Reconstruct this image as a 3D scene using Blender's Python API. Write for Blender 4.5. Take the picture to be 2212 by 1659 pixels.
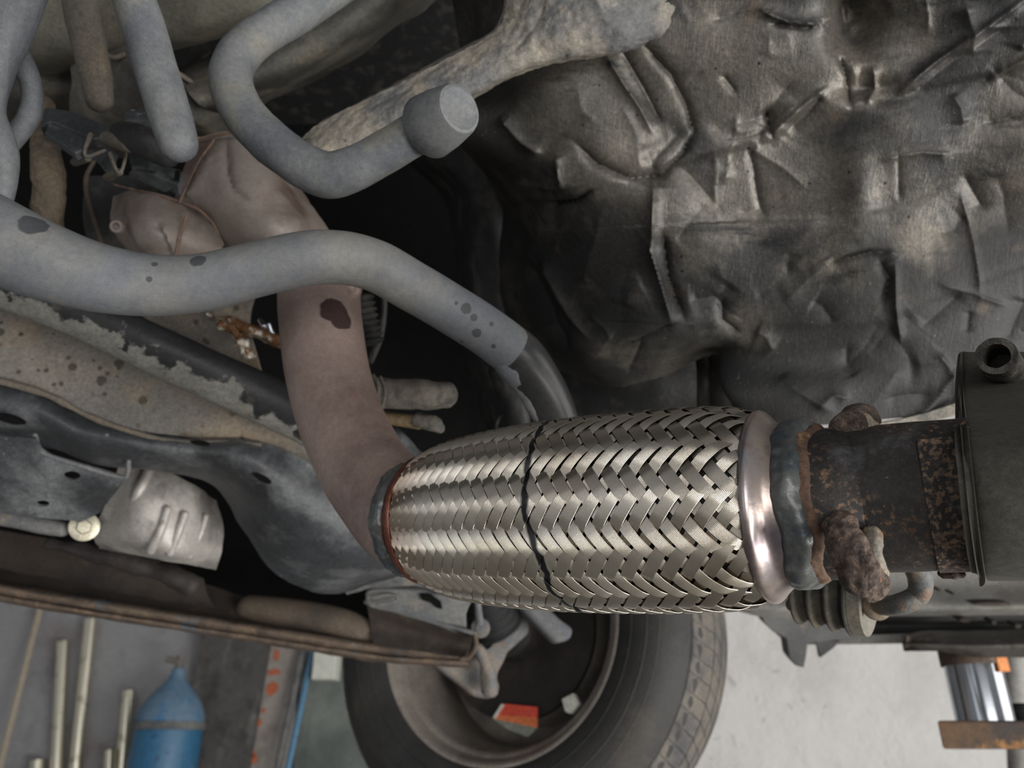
import bpy, bmesh, math, random
import numpy as np
from mathutils import Vector, Matrix
random.seed(7); RNG = np.random.RandomState(11)
SC = bpy.context.scene
COL = SC.collection
for o in list(bpy.data.objects): bpy.data.objects.remove(o)

# ------------------------------------------------------------------ camera
F = 1700.0; CX, CY = 1106.0, 829.5
PITCH = math.radians(25)
CAM = np.array([0.0, 0.0, 1.30])
cd = bpy.data.cameras.new('camera'); cam = bpy.data.objects.new('camera', cd); COL.objects.link(cam)
cam.location = CAM; cam.rotation_euler = (math.radians(90)+PITCH, 0, 0)
cd.sensor_width = 36; cd.lens = F/2212*36; cd.clip_start = 0.01; cd.clip_end = 60
cd.dof.use_dof = True; cd.dof.focus_distance = 0.315; cd.dof.aperture_fstop = 14.0
SC.camera = cam
SC.view_settings.view_transform = 'Standard'; SC.view_settings.look = 'None'
SC.view_settings.gamma = 1; SC.view_settings.use_curve_mapping = False
SC.view_settings.exposure = -0.10

# ------------------------------------------------------------------ light
W = bpy.data.worlds.new('world'); SC.world = W; W.use_nodes = True
bg = W.node_tree.nodes['Background']; bg.inputs[0].default_value = (0.97, 0.98, 1.0, 1); bg.inputs[1].default_value = 0.24
def area(name, loc, target, sx, sy, power, color):
    l = bpy.data.lights.new(name, 'AREA'); l.shape = 'RECTANGLE'; l.size = sx; l.size_y = sy
    l.energy = power; l.color = color
    o = bpy.data.objects.new(name, l); COL.objects.link(o); o.location = loc
    o.rotation_euler = (Vector(target)-Vector(loc)).to_track_quat('-Z', 'Y').to_euler()
    return o
area('door_daylight', (1.9, -0.6, 0.35), (0.1, 0.5, 1.5), 1.5, 0.9, 78, (1.0, 0.98, 0.95))
area('side_fill', (-1.9, -1.9, 1.0), (0.0, 0.5, 1.5), 1.8, 1.4, 6, (0.93, 0.96, 1.0))  # added fill lamp from the left, no particular opening
area('right_highlight', (3.2, 0.9, 1.5), (-0.6, 3.2, 1.3), 2.6, 2.2, 44, (1.0, 0.98, 0.95))  # added lamp for bright streaks on the chrome post and steel tubes
area('front_highlight', (0.8, -3.2, 0.85), (-0.7, 3.2, 1.3), 2.6, 1.3, 50, (1.0, 0.99, 0.97))  # added lamp behind the camera, aimed to put highlights on the tubes

# ------------------------------------------------------------------ projection helpers
sp, cp = math.sin(PITCH), math.cos(PITCH)
RGT = np.array([1.0, 0, 0]); UPV = np.array([0, -sp, cp]); FWD = np.array([0, cp, sp])
def P(px, py, d):
    return CAM + RGT*((px-CX)/F*d) + UPV*(-(py-CY)/F*d) + FWD*d
def PY(px, py, Y):                       # point of the ray at world depth Y
    r = RGT*((px-CX)/F) + UPV*(-(py-CY)/F) + FWD
    return CAM + r*(Y/r[1])
def PA(a):
    a = np.asarray(a, float); d = a[..., 2:3]
    return CAM + RGT*((a[..., 0:1]-CX)/F*d) + UPV*(-(a[..., 1:2]-CY)/F*d) + FWD*d
def proj(v):
    r = v-CAM; d = r@FWD
    return CX+F*(r@RGT)/d, CY-F*(r@UPV)/d, d
class Plane:
    def __init__(s, a, b, c):
        s.o = P(*a); s.n = np.cross(P(*b)-s.o, P(*c)-s.o); s.n /= np.linalg.norm(s.n)
        if s.n@FWD > 0: s.n = -s.n           # towards the camera
    def at(s, px, py):
        r = RGT*((px-CX)/F) + UPV*(-(py-CY)/F) + FWD
        return CAM + r*(((s.o-CAM)@s.n)/(r@s.n))

# ------------------------------------------------------------------ noise
def _h(i, j, k, seed):
    n = (i*374761393 + j*668265263 + k*2147483647 + seed*974711) & 0xffffffff
    n = ((n ^ (n >> 13))*1274126177) & 0xffffffff
    n = n ^ (n >> 16)
    return (n & 0xffff)/65535.0*2-1
def vnoise(p, seed=0):
    p = np.asarray(p, float); i = np.floor(p).astype(np.int64); f = p-i; f = f*f*(3-2*f)
    r = 0
    for a in (0, 1):
        wa = f[..., 0] if a else 1-f[..., 0]
        for b in (0, 1):
            wb = f[..., 1] if b else 1-f[..., 1]
            for c in (0, 1):
                wc = f[..., 2] if c else 1-f[..., 2]
                r = r + wa*wb*wc*_h(i[..., 0]+a, i[..., 1]+b, i[..., 2]+c, seed)
    return r
def fbm(p, scale, octv=3, seed=0):
    r = 0; a = 1.0
    for k in range(octv):
        r = r + a*vnoise(np.asarray(p)*scale*(2**k)+k*17.3, seed+k); a *= 0.5
    return r

# ------------------------------------------------------------------ materials
def S(*c):
    r = []
    for v in c:
        v /= 255.0; r.append(v/12.92 if v <= .04045 else ((v+.055)/1.055)**2.4)
    return (*r, 1)
def mat(name, base, rough=.6, metal=0.0, layers=(), bump=(), blots=(), blot_color=None, coat=0.0, spec=0.5, grain=.30):
    """layers: (color, scale, lo, hi, dict)   bump: (scale, distance, stretch)"""
    m = bpy.data.materials.new(name); m.use_nodes = True; nt = m.node_tree; N = nt.nodes; L = nt.links
    b = N['Principled BSDF']; b.inputs['Metallic'].default_value = metal
    b.inputs['Coat Weight'].default_value = coat; b.inputs['Specular IOR Level'].default_value = spec
    tc = N.new('ShaderNodeTexCoord')
    def rgb(c):
        n = N.new('ShaderNodeRGB'); n.outputs[0].default_value = c; return n.outputs[0]
    def val(v):
        n = N.new('ShaderNodeValue'); n.outputs[0].default_value = v; return n.outputs[0]
    col = rgb(base); rg = val(rough); mt = val(metal)
    def vec(st):
        mp = N.new('ShaderNodeMapping'); L.new(tc.outputs['Object'], mp.inputs[0]); mp.inputs['Scale'].default_value = st
        return mp.outputs[0]
    for k, (c, s, lo, hi, o) in enumerate(layers):
        st = o.get('st', (1, 1, 1)); off = o.get('off', k*3.1)
        mp = N.new('ShaderNodeMapping'); L.new(tc.outputs['Object'], mp.inputs[0]); mp.inputs['Scale'].default_value = st
        mp.inputs['Location'].default_value = (off, off*1.7, -off); 
        if 'rot' in o: mp.inputs['Rotation'].default_value = o['rot']
        if o.get('kind') == 'spots':
            n = N.new('ShaderNodeTexVoronoi'); n.inputs['Scale'].default_value = s; L.new(mp.outputs[0], n.inputs['Vector'])
            n.inputs['Randomness'].default_value = 1; out = n.outputs['Distance']
        else:
            n = N.new('ShaderNodeTexNoise'); n.inputs['Scale'].default_value = s; n.inputs['Detail'].default_value = o.get('det', 5)
            n.inputs['Roughness'].default_value = o.get('nr', .6); n.inputs['Distortion'].default_value = o.get('dis', 0)
            L.new(mp.outputs[0], n.inputs['Vector']); out = n.outputs['Fac']
        mr = N.new('ShaderNodeMapRange'); L.new(out, mr.inputs[0]); mr.clamp = True
        mr.inputs[1].default_value = lo; mr.inputs[2].default_value = hi; mr.inputs[4].default_value = o.get('amt', 1.0)
        if 'grad' in o:           # a layer stronger towards one side: (axis, centre point, gain per metre)
            ax_, c0_, gn_ = o['grad']; sb = N.new('ShaderNodeVectorMath'); sb.operation = 'SUBTRACT'; L.new(tc.outputs['Object'], sb.inputs[0]); sb.inputs[1].default_value = tuple(c0_)
            dp = N.new('ShaderNodeVectorMath'); dp.operation = 'DOT_PRODUCT'; L.new(sb.outputs[0], dp.inputs[0]); dp.inputs[1].default_value = tuple(ax_)
            ma_ = N.new('ShaderNodeMath'); ma_.operation = 'MULTIPLY_ADD'; L.new(dp.outputs['Value'], ma_.inputs[0]); ma_.inputs[1].default_value = gn_; L.new(out, ma_.inputs[2]); L.new(ma_.outputs[0], mr.inputs[0])
        f = mr.outputs[0]
        if 'mask' in o:
            n2 = N.new('ShaderNodeTexNoise'); n2.inputs['Scale'].default_value = o['mask'][0]; L.new(mp.outputs[0], n2.inputs['Vector'])
            m2 = N.new('ShaderNodeMapRange'); L.new(n2.outputs['Fac'], m2.inputs[0]); m2.inputs[1].default_value = o['mask'][1]; m2.inputs[2].default_value = o['mask'][2]
            mm = N.new('ShaderNodeMath'); mm.operation = 'MULTIPLY'; L.new(f, mm.inputs[0]); L.new(m2.outputs[0], mm.inputs[1]); f = mm.outputs[0]
        mx = N.new('ShaderNodeMix'); mx.data_type = 'RGBA'; L.new(f, mx.inputs[0]); L.new(col, mx.inputs[6]); mx.inputs[7].default_value = c; col = mx.outputs[2]
        if 'rgh' in o:
            q = N.new('ShaderNodeMix'); L.new(f, q.inputs[0]); L.new(rg, q.inputs[2]); q.inputs[3].default_value = o['rgh']; rg = q.outputs[0]
        if 'met' in o:
            q = N.new('ShaderNodeMix'); L.new(f, q.inputs[0]); L.new(mt, q.inputs[2]); q.inputs[3].default_value = o['met']; mt = q.outputs[0]
    for (pt, r) in blots:        # dark spots at fixed places of the object's own surface
        sb = N.new('ShaderNodeVectorMath'); sb.operation = 'DISTANCE'
        nz = N.new('ShaderNodeTexNoise'); nz.inputs['Scale'].default_value = 1.2/r; L.new(tc.outputs['Object'], nz.inputs['Vector'])
        ad = N.new('ShaderNodeVectorMath'); ad.operation = 'MULTIPLY_ADD'; L.new(nz.outputs['Color'], ad.inputs[0]); ad.inputs[1].default_value = (r*.5,)*3
        L.new(tc.outputs['Object'], ad.inputs[2]); L.new(ad.outputs[0], sb.inputs[0]); sb.inputs[1].default_value = tuple(np.array(pt)+r*.25)
        mr = N.new('ShaderNodeMapRange'); L.new(sb.outputs['Value'], mr.inputs[0]); mr.inputs[1].default_value = r; mr.inputs[2].default_value = r*.88
        mx = N.new('ShaderNodeMix'); mx.data_type = 'RGBA'; L.new(mr.outputs[0], mx.inputs[0]); L.new(col, mx.inputs[6]); mx.inputs[7].default_value = blot_color; col = mx.outputs[2]
    if grain:                     # fine dirt grain in the coating itself
        for gs, ga in ((45, grain*.45), (330, grain*.9), (1300, grain*.9)):
            n = N.new('ShaderNodeTexNoise'); n.inputs['Scale'].default_value = gs; n.inputs['Detail'].default_value = 3; n.inputs['Roughness'].default_value = .7
            L.new(tc.outputs['Object'], n.inputs['Vector'])
            mr = N.new('ShaderNodeMapRange'); L.new(n.outputs['Fac'], mr.inputs[0]); mr.inputs[1].default_value = .3; mr.inputs[2].default_value = .7
            mr.inputs[3].default_value = 1-ga; mr.inputs[4].default_value = 1+ga
            vm = N.new('ShaderNodeVectorMath'); vm.operation = 'SCALE'; L.new(col, vm.inputs[0]); L.new(mr.outputs[0], vm.inputs['Scale']); col = vm.outputs[0]
    L.new(col, b.inputs['Base Color']); L.new(rg, b.inputs['Roughness']); L.new(mt, b.inputs['Metallic'])
    prev = None
    for (s, dist, st) in bump:
        n = N.new('ShaderNodeTexNoise'); n.inputs['Scale'].default_value = s; n.inputs['Detail'].default_value = 4; n.inputs['Roughness'].default_value = .65
        L.new(vec(st), n.inputs['Vector'])
        bp = N.new('ShaderNodeBump'); bp.inputs['Distance'].default_value = dist; bp.inputs['Strength'].default_value = 1
        L.new(n.outputs['Fac'], bp.inputs['Height'])
        if prev: L.new(prev, bp.inputs['Normal'])
        prev = bp.outputs[0]
    if prev: L.new(prev, b.inputs['Normal'])
    return m
U = (1, 1, 1)
M = {}
def mats():
    M['wall'] = mat('plaster', S(214, 212, 210), .9, layers=[(S(198, 195, 190), 3, .45, .7, {}), (S(150, 145, 138), 5, .655, .665, {'dis': 3, 'amt': .4})], bump=[(5, .03, U)], grain=.05)
    M['wallgrey'] = mat('grey_paint', S(150, 150, 152), .9, layers=[(S(118, 100, 96), 2.2, .5, .72, {}), (S(100, 100, 102), 7, .55, .75, {'amt': .6})], bump=[(20, .004, U)], grain=.12)
    M['floor'] = mat('concrete', S(150, 148, 142), .85, layers=[(S(110, 106, 100), 4, .45, .65, {})], bump=[(30, .003, U)])
    M['board'] = mat('dark_board', S(84, 82, 80), .85, layers=[(S(120, 116, 112), 6, .55, .75, {'st': (3, 1, .8)}), (S(62, 60, 58), 14, .5, .7, {})], bump=[(40, .002, U)])
    M['orange'] = mat('orange_paint', S(184, 102, 70), .7)
    M['palewall'] = mat('pale_post', S(158, 150, 144), .85, layers=[(S(120, 112, 106), 8, .5, .7, {})])
    M['glassgreen'] = mat('painted_sheet', S(120, 126, 120), .4, layers=[(S(86, 92, 88), 3, .42, .6, {})])
    M['bluepipe'] = mat('blue_plastic', S(88, 130, 160), .35)
    M['bluepaint'] = mat('blue_cylinder_paint', S(48, 102, 138), .4, layers=[(S(100, 120, 135), 10, .62, .75, {'amt': .6}), (S(20, 60, 100), 22, .64, .7, {})])
    M['bluedust'] = mat('dusty_blue_paint', S(98, 124, 146), .7, layers=[(S(50, 110, 155), 14, .5, .7, {})])
    M['steelpipe'] = mat('bright_steel', S(232, 226, 206), .33, 1.0, layers=[(S(150, 140, 120), 20, .55, .75, {})], grain=.08)
    M['white'] = mat('white_paint', S(215, 215, 205), .6)
    M['wood'] = mat('dusty_wood', S(165, 155, 138), .8)
    M['void'] = mat('shade_black', (0.006, 0.006, 0.006, 1), .9, spec=.1)  # near-black colour stands for the shade in gaps and slots
    M['dark'] = mat('dark_plastic', S(36, 36, 37), .6, layers=[(S(82, 78, 72), 60, .52, .72, {'amt': .6, 'rgh': .8}), (S(120, 115, 108), 260, .66, .76, {'amt': .6})], bump=[(300, .0004, U)])
    M['arch'] = mat('dark_liner', S(36, 36, 37), .6, layers=[(S(84, 80, 74), 40, .5, .75, {'amt': .7}), (S(100, 94, 86), 180, .68, .78, {'amt': .5})], bump=[(200, .0006, U)])
    M['bar'] = mat('dusty_grey_bar', S(102, 105, 110), .62, layers=[
        (S(122, 121, 117), 14, .42, .66, {}), (S(82, 86, 92), 30, .56, .74, {'amt': .7}),
        (S(150, 138, 120), 22, .64, .8, {'amt': .6}), (S(170, 170, 168), 220, .72, .78, {'amt': .6}),
        (S(70, 72, 74), 75, .10, .06, {'kind': 'spots', 'mask': (22, .60, .62)})], bump=[(500, .00012, U), (60, .0004, U)],
        blots=BLOTS, blot_color=S(66, 68, 70), grain=.13)
    M['barrear'] = mat('black_rubber_sleeve', S(50, 50, 51), .33, layers=[(S(84, 84, 84), 30, .5, .8, {'amt': .4})], bump=[(400, .0001, U)])
    M['hook'] = mat('dusty_tube', S(112, 114, 114), .72, layers=[
        (S(90, 93, 98), 18, .46, .6, {}), (S(136, 130, 112), 16, .55, .72, {'amt': .8}), (S(70, 72, 76), 50, .62, .8, {'amt': .6})], bump=[(300, .0002, U)], grain=.18)
    M['hookdark'] = mat('dark_dusty_tube', S(72, 75, 80), .65, layers=[(S(96, 98, 100), 16, .46, .66, {}), (S(54, 57, 62), 22, .5, .7, {})], bump=[(300, .0002, U)], grain=.2)
    M['hookbrown'] = mat('brown_tube', S(104, 96, 86), .8, layers=[(S(84, 80, 74), 20, .45, .65, {}), (S(124, 110, 92), 26, .58, .75, {})], bump=[(300, .0002, U)])
    M['brown'] = mat('oxidised_pipe', S(160, 140, 132), .4, .3, layers=[
        (S(162, 142, 134), 12, .4, .66, {'rgh': .5}), (S(118, 96, 92), 10, .52, .72, {}), (S(164, 122, 96), 34, .6, .8, {'amt': .6}),
        (S(180, 136, 104), 300, .70, .78, {'amt': .8})], bump=[(600, .00008, U), (40, .0003, U)], blots=BROWNBLOT, blot_color=S(74, 56, 54), grain=0.14)
    M['shieldbrown'] = mat('heat_tinted_sheet', S(152, 140, 132), .5, .15, layers=[
        (S(158, 148, 142), 10, .45, .65, {}), (S(112, 94, 86), 14, .52, .68, {}), (S(160, 122, 98), 24, .62, .78, {'amt': .7})], bump=[(250, .0002, U)], grain=0.13)
    M['seam'] = mat('rusty_seam', S(140, 116, 100), .8, layers=[(S(100, 78, 66), 60, .5, .7, {})])
    M['heat'] = None
    M['flange'] = mat('textured_underseal', S(134, 128, 118), .62, layers=[
        (S(98, 98, 98), 16, .5, .62, {}), (S(158, 148, 132), 40, .55, .7, {}), (S(60, 62, 66), 90, .64, .72, {}), (S(190, 184, 170), 400, .68, .76, {'amt': .7})],
        bump=[(260, .0010, U), (800, .0004, U)])
    M['housing'] = mat('dirty_housing', S(88, 86, 80), .7, layers=[(S(62, 60, 57), 14, .44, .62, {}), (S(118, 108, 92), 20, .58, .74, {'amt': .7}), (S(150, 146, 134), 70, .68, .76, {'amt': .5})], bump=[(120, .001, U)])
    M['oliver'] = mat('olive_pan', S(100, 98, 86), .7, layers=[(S(80, 78, 70), 9, .45, .65, {}), (S(124, 112, 92), 14, .58, .75, {'amt': .7})], bump=[(100, .0006, U)])
    M['bracket'] = mat('black_bracket', S(58, 60, 63), .5, layers=[(S(92, 94, 96), 50, .5, .66, {'amt': .7}), (S(150, 146, 136), 130, .66, .74, {'amt': .6})], bump=[(200, .0005, U)])
    M['hose'] = mat('dirt_caked_hose', S(98, 86, 72), .8, layers=[(S(66, 60, 54), 60, .5, .65, {}), (S(120, 106, 88), 40, .6, .75, {})], bump=[(260, .0012, U)])
    M['rail'] = mat('black_rail', S(40, 41, 43), .38, layers=[(S(132, 130, 124), 40, .56, .60, {'rgh': .85, 'amt': .85, 'grad': (RAILAX, RAILC, 14.0)}), (S(140, 126, 106), 36, .62, .74, {'amt': .5, 'rgh': .85})], bump=[(200, .0003, U)])
    M['plate'] = mat('dusty_plate', S(122, 116, 108), .8, layers=[
        (S(98, 95, 92), 10, .42, .62, {}), (S(140, 124, 102), 12, .54, .72, {'amt': .8}), (S(74, 68, 60), 42, .19, .14, {'kind': 'spots', 'mask': (9, .38, .44)}),
        (S(70, 66, 60), 80, .19, .13, {'kind': 'spots', 'off': 9, 'mask': (12, .47, .52)}), (S(130, 84, 52), 60, .7, .78, {'amt': .7})], bump=[(200, .0003, U)])
    M['arm'] = mat('black_subframe', S(58, 60, 63), .5, layers=[(S(96, 98, 100), 16, .48, .64, {'rgh': .75}), (S(44, 45, 47), 20, .55, .7, {}), (S(130, 122, 110), 48, .66, .78, {'amt': .6, 'rgh': .8}), (S(134, 132, 128), 150, .67, .72, {'amt': .7})], bump=[(150, .0006, U)])
    M['armgrey'] = mat('dusty_arm', S(112, 112, 110), .75, layers=[(S(88, 90, 94), 14, .46, .64, {}), (S(140, 128, 112), 24, .6, .74, {'amt': .7})], bump=[(150, .0005, U)])
    M['cast'] = mat('cast_aluminium', S(168, 163, 158), .5, .3, layers=[(S(112, 108, 104), 16, .46, .62, {}), (S(130, 92, 70), 40, .66, .76, {'amt': .6}), (S(80, 74, 70), 30, .62, .76, {})], bump=[(180, .0004, U)], grain=.14)
    M['zinc'] = mat('zinc_bolt', S(176, 170, 152), .4, .6)
    M['rustbeam'] = mat('rusty_beam', S(92, 78, 66), .85, layers=[(S(70, 60, 53), 30, .46, .6, {}), (S(122, 102, 84), 40, .55, .7, {}), (S(84, 88, 92), 22, .6, .68, {})], bump=[(200, .001, U)])
    M['darkbrown'] = mat('sooty_brown_panel', S(56, 48, 42), .85, layers=[(S(34, 30, 28), 8, .44, .6, {}), (S(84, 70, 58), 26, .6, .75, {})], bump=[(120, .0006, U)])
    M['tanpanel'] = mat('dusty_tan_panel', S(92, 80, 68), .8, layers=[(S(60, 54, 48), 12, .5, .68, {})], bump=[(100, .0004, U)])
    M['torn'] = mat('torn_orange_foil', S(116, 80, 48), .5, .2, layers=[(S(200, 192, 178), 90, .50, .56, {'rgh': .25, 'met': .8}), (S(70, 46, 28), 60, .56, .66, {})], bump=[(300, .002, U)])
    M['rubber'] = mat('tyre_rubber', S(52, 51, 50), .72, layers=[(S(80, 72, 64), 10, .5, .7, {'amt': .6}), (S(38, 38, 38), 6, .5, .7, {})], bump=[(200, .0004, U)])
    M['tread'] = mat('dusty_tread', S(104, 98, 90), .85, layers=[(S(72, 72, 74), 14, .45, .62, {})], bump=[(200, .0006, U)])
    M['groove'] = mat('groove_rubber', S(40, 38, 36), .85)
    M['rim'] = mat('dusty_rim', S(150, 142, 134), .5, .2, layers=[(S(120, 112, 106), 8, .45, .65, {}), (S(150, 140, 128), 12, .62, .78, {'amt': .6})], bump=[(200, .0002, U)])
    M['disc'] = mat('dark_dust_shield', S(38, 34, 32), .7, layers=[(S(58, 50, 45), 20, .5, .7, {})])
    M['knuckle'] = mat('knuckle_metal', S(116, 108, 100), .7, layers=[(S(90, 92, 96), 30, .46, .62, {}), (S(110, 86, 70), 30, .6, .72, {})], bump=[(200, .0008, U)])
    M['boot'] = mat('black_boot', S(34, 34, 35), .6)
    M['red'] = mat('red_label', S(226, 84, 64), .6); M['orange2'] = mat('orange_label', S(228, 126, 74), .6); M['labelgrey'] = mat('grey_label', S(140, 142, 130), .6)
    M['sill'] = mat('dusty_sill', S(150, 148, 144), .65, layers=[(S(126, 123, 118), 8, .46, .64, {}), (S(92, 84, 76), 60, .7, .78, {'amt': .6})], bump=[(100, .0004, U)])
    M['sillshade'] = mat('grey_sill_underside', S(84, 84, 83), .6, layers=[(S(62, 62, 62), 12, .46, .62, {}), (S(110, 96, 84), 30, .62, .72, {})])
    M['liftgrey'] = mat('lift_steel', S(92, 88, 84), .55, .4, layers=[(S(66, 58, 52), 20, .5, .64, {}), (S(120, 118, 116), 26, .6, .74, {})], bump=[(160, .0004, U)])
    M['chrome'] = mat('chrome_post', S(190, 194, 200), .12, 1.0, layers=[(S(140, 142, 146), 6, .5, .66, {'rgh': .22})], grain=.05)
    M['rustplate'] = mat('rusty_lift_plate', S(88, 62, 38), .75, layers=[(S(52, 42, 36), 16, .46, .6, {}), (S(150, 104, 54), 22, .58, .68, {}), (S(160, 134, 50), 40, .68, .74, {})], bump=[(120, .001, U)])
    M['muffler'] = mat('matt_black_shell', S(70, 68, 62), .8, layers=[(S(72, 70, 63), 8, .42, .66, {}), (S(96, 88, 74), 700, .68, .74, {'amt': .5})], bump=[(1200, .0001, U)])
    M['blackpipe'] = mat('sooty_rusting_pipe', S(46, 43, 42), .62, .2, layers=[
        (S(62, 58, 56), 30, .48, .66, {}), (S(146, 112, 86), 420, .55, .62, {'mask': (34, .42, .62), 'amt': .75}), (S(140, 118, 100), 600, .66, .7, {'amt': .8}),
        (S(98, 100, 104), 50, .62, .72, {'amt': .5})], bump=[(500, .0003, U)])
    M['rustysleeve'] = mat('rust_flecked_sleeve', S(54, 50, 50), .7, .2, layers=[(S(132, 108, 88), 520, .50, .58, {}), (S(96, 84, 82), 200, .56, .66, {})], bump=[(400, .0004, U)])
    M['rustrod'] = mat('heavy_rust', S(98, 83, 74), .85, layers=[(S(60, 50, 46), 200, .46, .6, {}), (S(136, 112, 96), 220, .56, .68, {}), (S(170, 110, 70), 260, .66, .74, {})], bump=[(500, .0012, U), (160, .0015, U)])
    M['webtan'] = mat('tan_weld_web', S(150, 134, 112), .8, layers=[(S(128, 122, 112), 60, .44, .6, {}), (S(70, 54, 46), 260, .68, .74, {}), (S(176, 140, 100), 80, .58, .7, {})], bump=[(400, .0006, U)])
    M['collar'] = mat('heat_tinted_collar', S(190, 174, 165), .3, .85, layers=[
        (S(150, 158, 172), 22, .44, .6, {'st': (1, .4, .4)}), (S(190, 150, 126), 26, .54, .68, {}), (S(140, 124, 116), 50, .6, .75, {}), (S(120, 112, 122), 16, .58, .7, {})], bump=[(400, .00005, U)], grain=.08)
    M['collarred'] = mat('copper_tinted_collar', S(132, 84, 70), .38, .75, layers=[(S(90, 64, 58), 40, .46, .62, {}), (S(160, 108, 84), 40, .58, .7, {})], bump=[(400, .0001, U)])
    M['weld'] = mat('blue_grey_weld', S(100, 102, 100), .36, .4, layers=[(S(70, 76, 82), 60, .44, .6, {}), (S(120, 126, 130), 90, .58, .7, {}), (S(120, 84, 66), 90, .7, .76, {})], bump=[(260, .0003, U)], grain=.1)
    M['weldrust'] = mat('rust_ring', S(104, 82, 66), .8, layers=[(S(84, 62, 50), 90, .44, .6, {}), (S(138, 108, 80), 100, .58, .68, {}), (S(70, 56, 50), 120, .62, .7, {})], bump=[(500, .0005, U)])
    M['liner'] = mat('flex_liner', S(60, 58, 55), .4, .8, layers=[(S(20, 20, 20), 120, .45, .6, {})])
    M['hanger'] = mat('dusty_hanger_rubber', S(70, 68, 62), .75, layers=[(S(96, 88, 76), 50, .46, .66, {}), (S(50, 50, 47), 60, .56, .7, {})], bump=[(300, .0003, U)])
    M['hangface'] = mat('hanger_end_face', S(116, 112, 102), .8, layers=[(S(140, 124, 104), 60, .52, .7, {})])
    M['rod'] = mat('brown_hanger_rod', S(122, 108, 92), .6, .2, layers=[(S(96, 98, 98), 40, .46, .6, {}), (S(150, 112, 84), 50, .56, .7, {}), (S(90, 72, 60), 90, .62, .74, {})], bump=[(400, .0003, U)])
    M['tan'] = mat('tan_plastic', S(122, 104, 78), .6); M['palehose'] = mat('pale_dirty_hose', S(126, 120, 110), .75, layers=[(S(84, 82, 78), 80, .44, .58, {}), (S(96, 90, 82), 30, .5, .7, {})], bump=[(260, .0009, U)])
    M['tunnel'] = mat('smooth_black_tunnel', S(52, 50, 46), .42, layers=[(S(70, 66, 58), 12, .46, .7, {})])
    M['nut'] = mat('grimy_nut', S(92, 88, 82), .7, .3, layers=[(S(60, 58, 54), 120, .46, .6, {}), (S(140, 130, 116), 160, .6, .7, {})], bump=[(400, .0008, U)])
    M['orangebit'] = mat('orange_tag', S(220, 140, 80), .6)

# ------------------------------------------------------------------ object helpers
WL = {}
def thing(name, label, cat, loc, group=None):
    o = bpy.data.objects.new(name, None); o.empty_display_size = .02; COL.objects.link(o); o.location = tuple(loc)
    o['label'] = label; o['category'] = cat
    if group: o['group'] = group
    WL[o.name] = np.array(loc, float); return o
def tag(o, label=None, cat=None, group=None, kind=None):
    if label: o['label'] = label
    if cat: o['category'] = cat
    if group: o['group'] = group
    if kind: o['kind'] = kind
    return o
def mk(name, v, f, m, parent=None, smooth=True, recalc=True, bevel=0, sharp=40):
    v = np.asarray(v, float).reshape(-1, 3)
    base = WL[parent.name] if parent else v.mean(0)
    me = bpy.data.meshes.new(name); me.from_pydata((v-base).tolist(), [], f if isinstance(f, list) else f.tolist())
    if recalc and len(me.polygons) < 90000:
        bm = bmesh.new(); bm.from_mesh(me); bmesh.ops.recalc_face_normals(bm, faces=bm.faces)
        if bevel: 
            bmesh.ops.dissolve_limit(bm, angle_limit=.01, verts=bm.verts, edges=bm.edges)
            es = [e for e in bm.edges if len(e.link_faces) == 2 and e.calc_face_angle() > .5]
            bmesh.ops.bevel(bm, geom=es, offset=bevel, segments=3, profile=.5, affect='EDGES', clamp_overlap=True)
        bm.to_mesh(me); bm.free()
    if smooth:
        me.shade_smooth()
        if sharp: me.set_sharp_from_angle(angle=math.radians(sharp))
    me.materials.append(m)
    o = bpy.data.objects.new(name, me); COL.objects.link(o)
    if parent:
        o.parent = parent; WL[o.name] = WL[parent.name]
    else:
        o.location = tuple(base); WL[o.name] = base
    return o
def cr(pts, n):                       # Catmull-Rom through pts, n samples per span
    p = np.asarray(pts, float)
    if len(p) == 2:
        t = np.linspace(0, 1, n+1)[:, None]; return p[0]*(1-t)+p[1]*t
    q = np.vstack([2*p[0]-p[1], p, 2*p[-1]-p[-2]]); out = []
    for i in range(1, len(q)-2):
        t = np.arange(n)/n; t = t[:, None]
        a, b, c, d = q[i-1], q[i], q[i+1], q[i+2]
        out.append(.5*((2*b)+(-a+c)*t+(2*a-5*b+4*c-d)*t*t+(-a+3*b-3*c+d)*t**3))
    out.append(p[-1][None]); return np.vstack(out)
def frames(c, up0=None):
    t = np.gradient(c, axis=0); t /= np.linalg.norm(t, axis=1)[:, None]
    up = np.array(up0 if up0 is not None else -FWD, float); A = []; B = []
    u = up-t[0]*(up@t[0]); u /= np.linalg.norm(u)
    for k in range(len(c)):
        u = u-t[k]*(u@t[k]); u /= np.linalg.norm(u); A.append(u.copy()); B.append(np.cross(t[k], u))
    return t, np.array(A), np.array(B)
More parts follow.
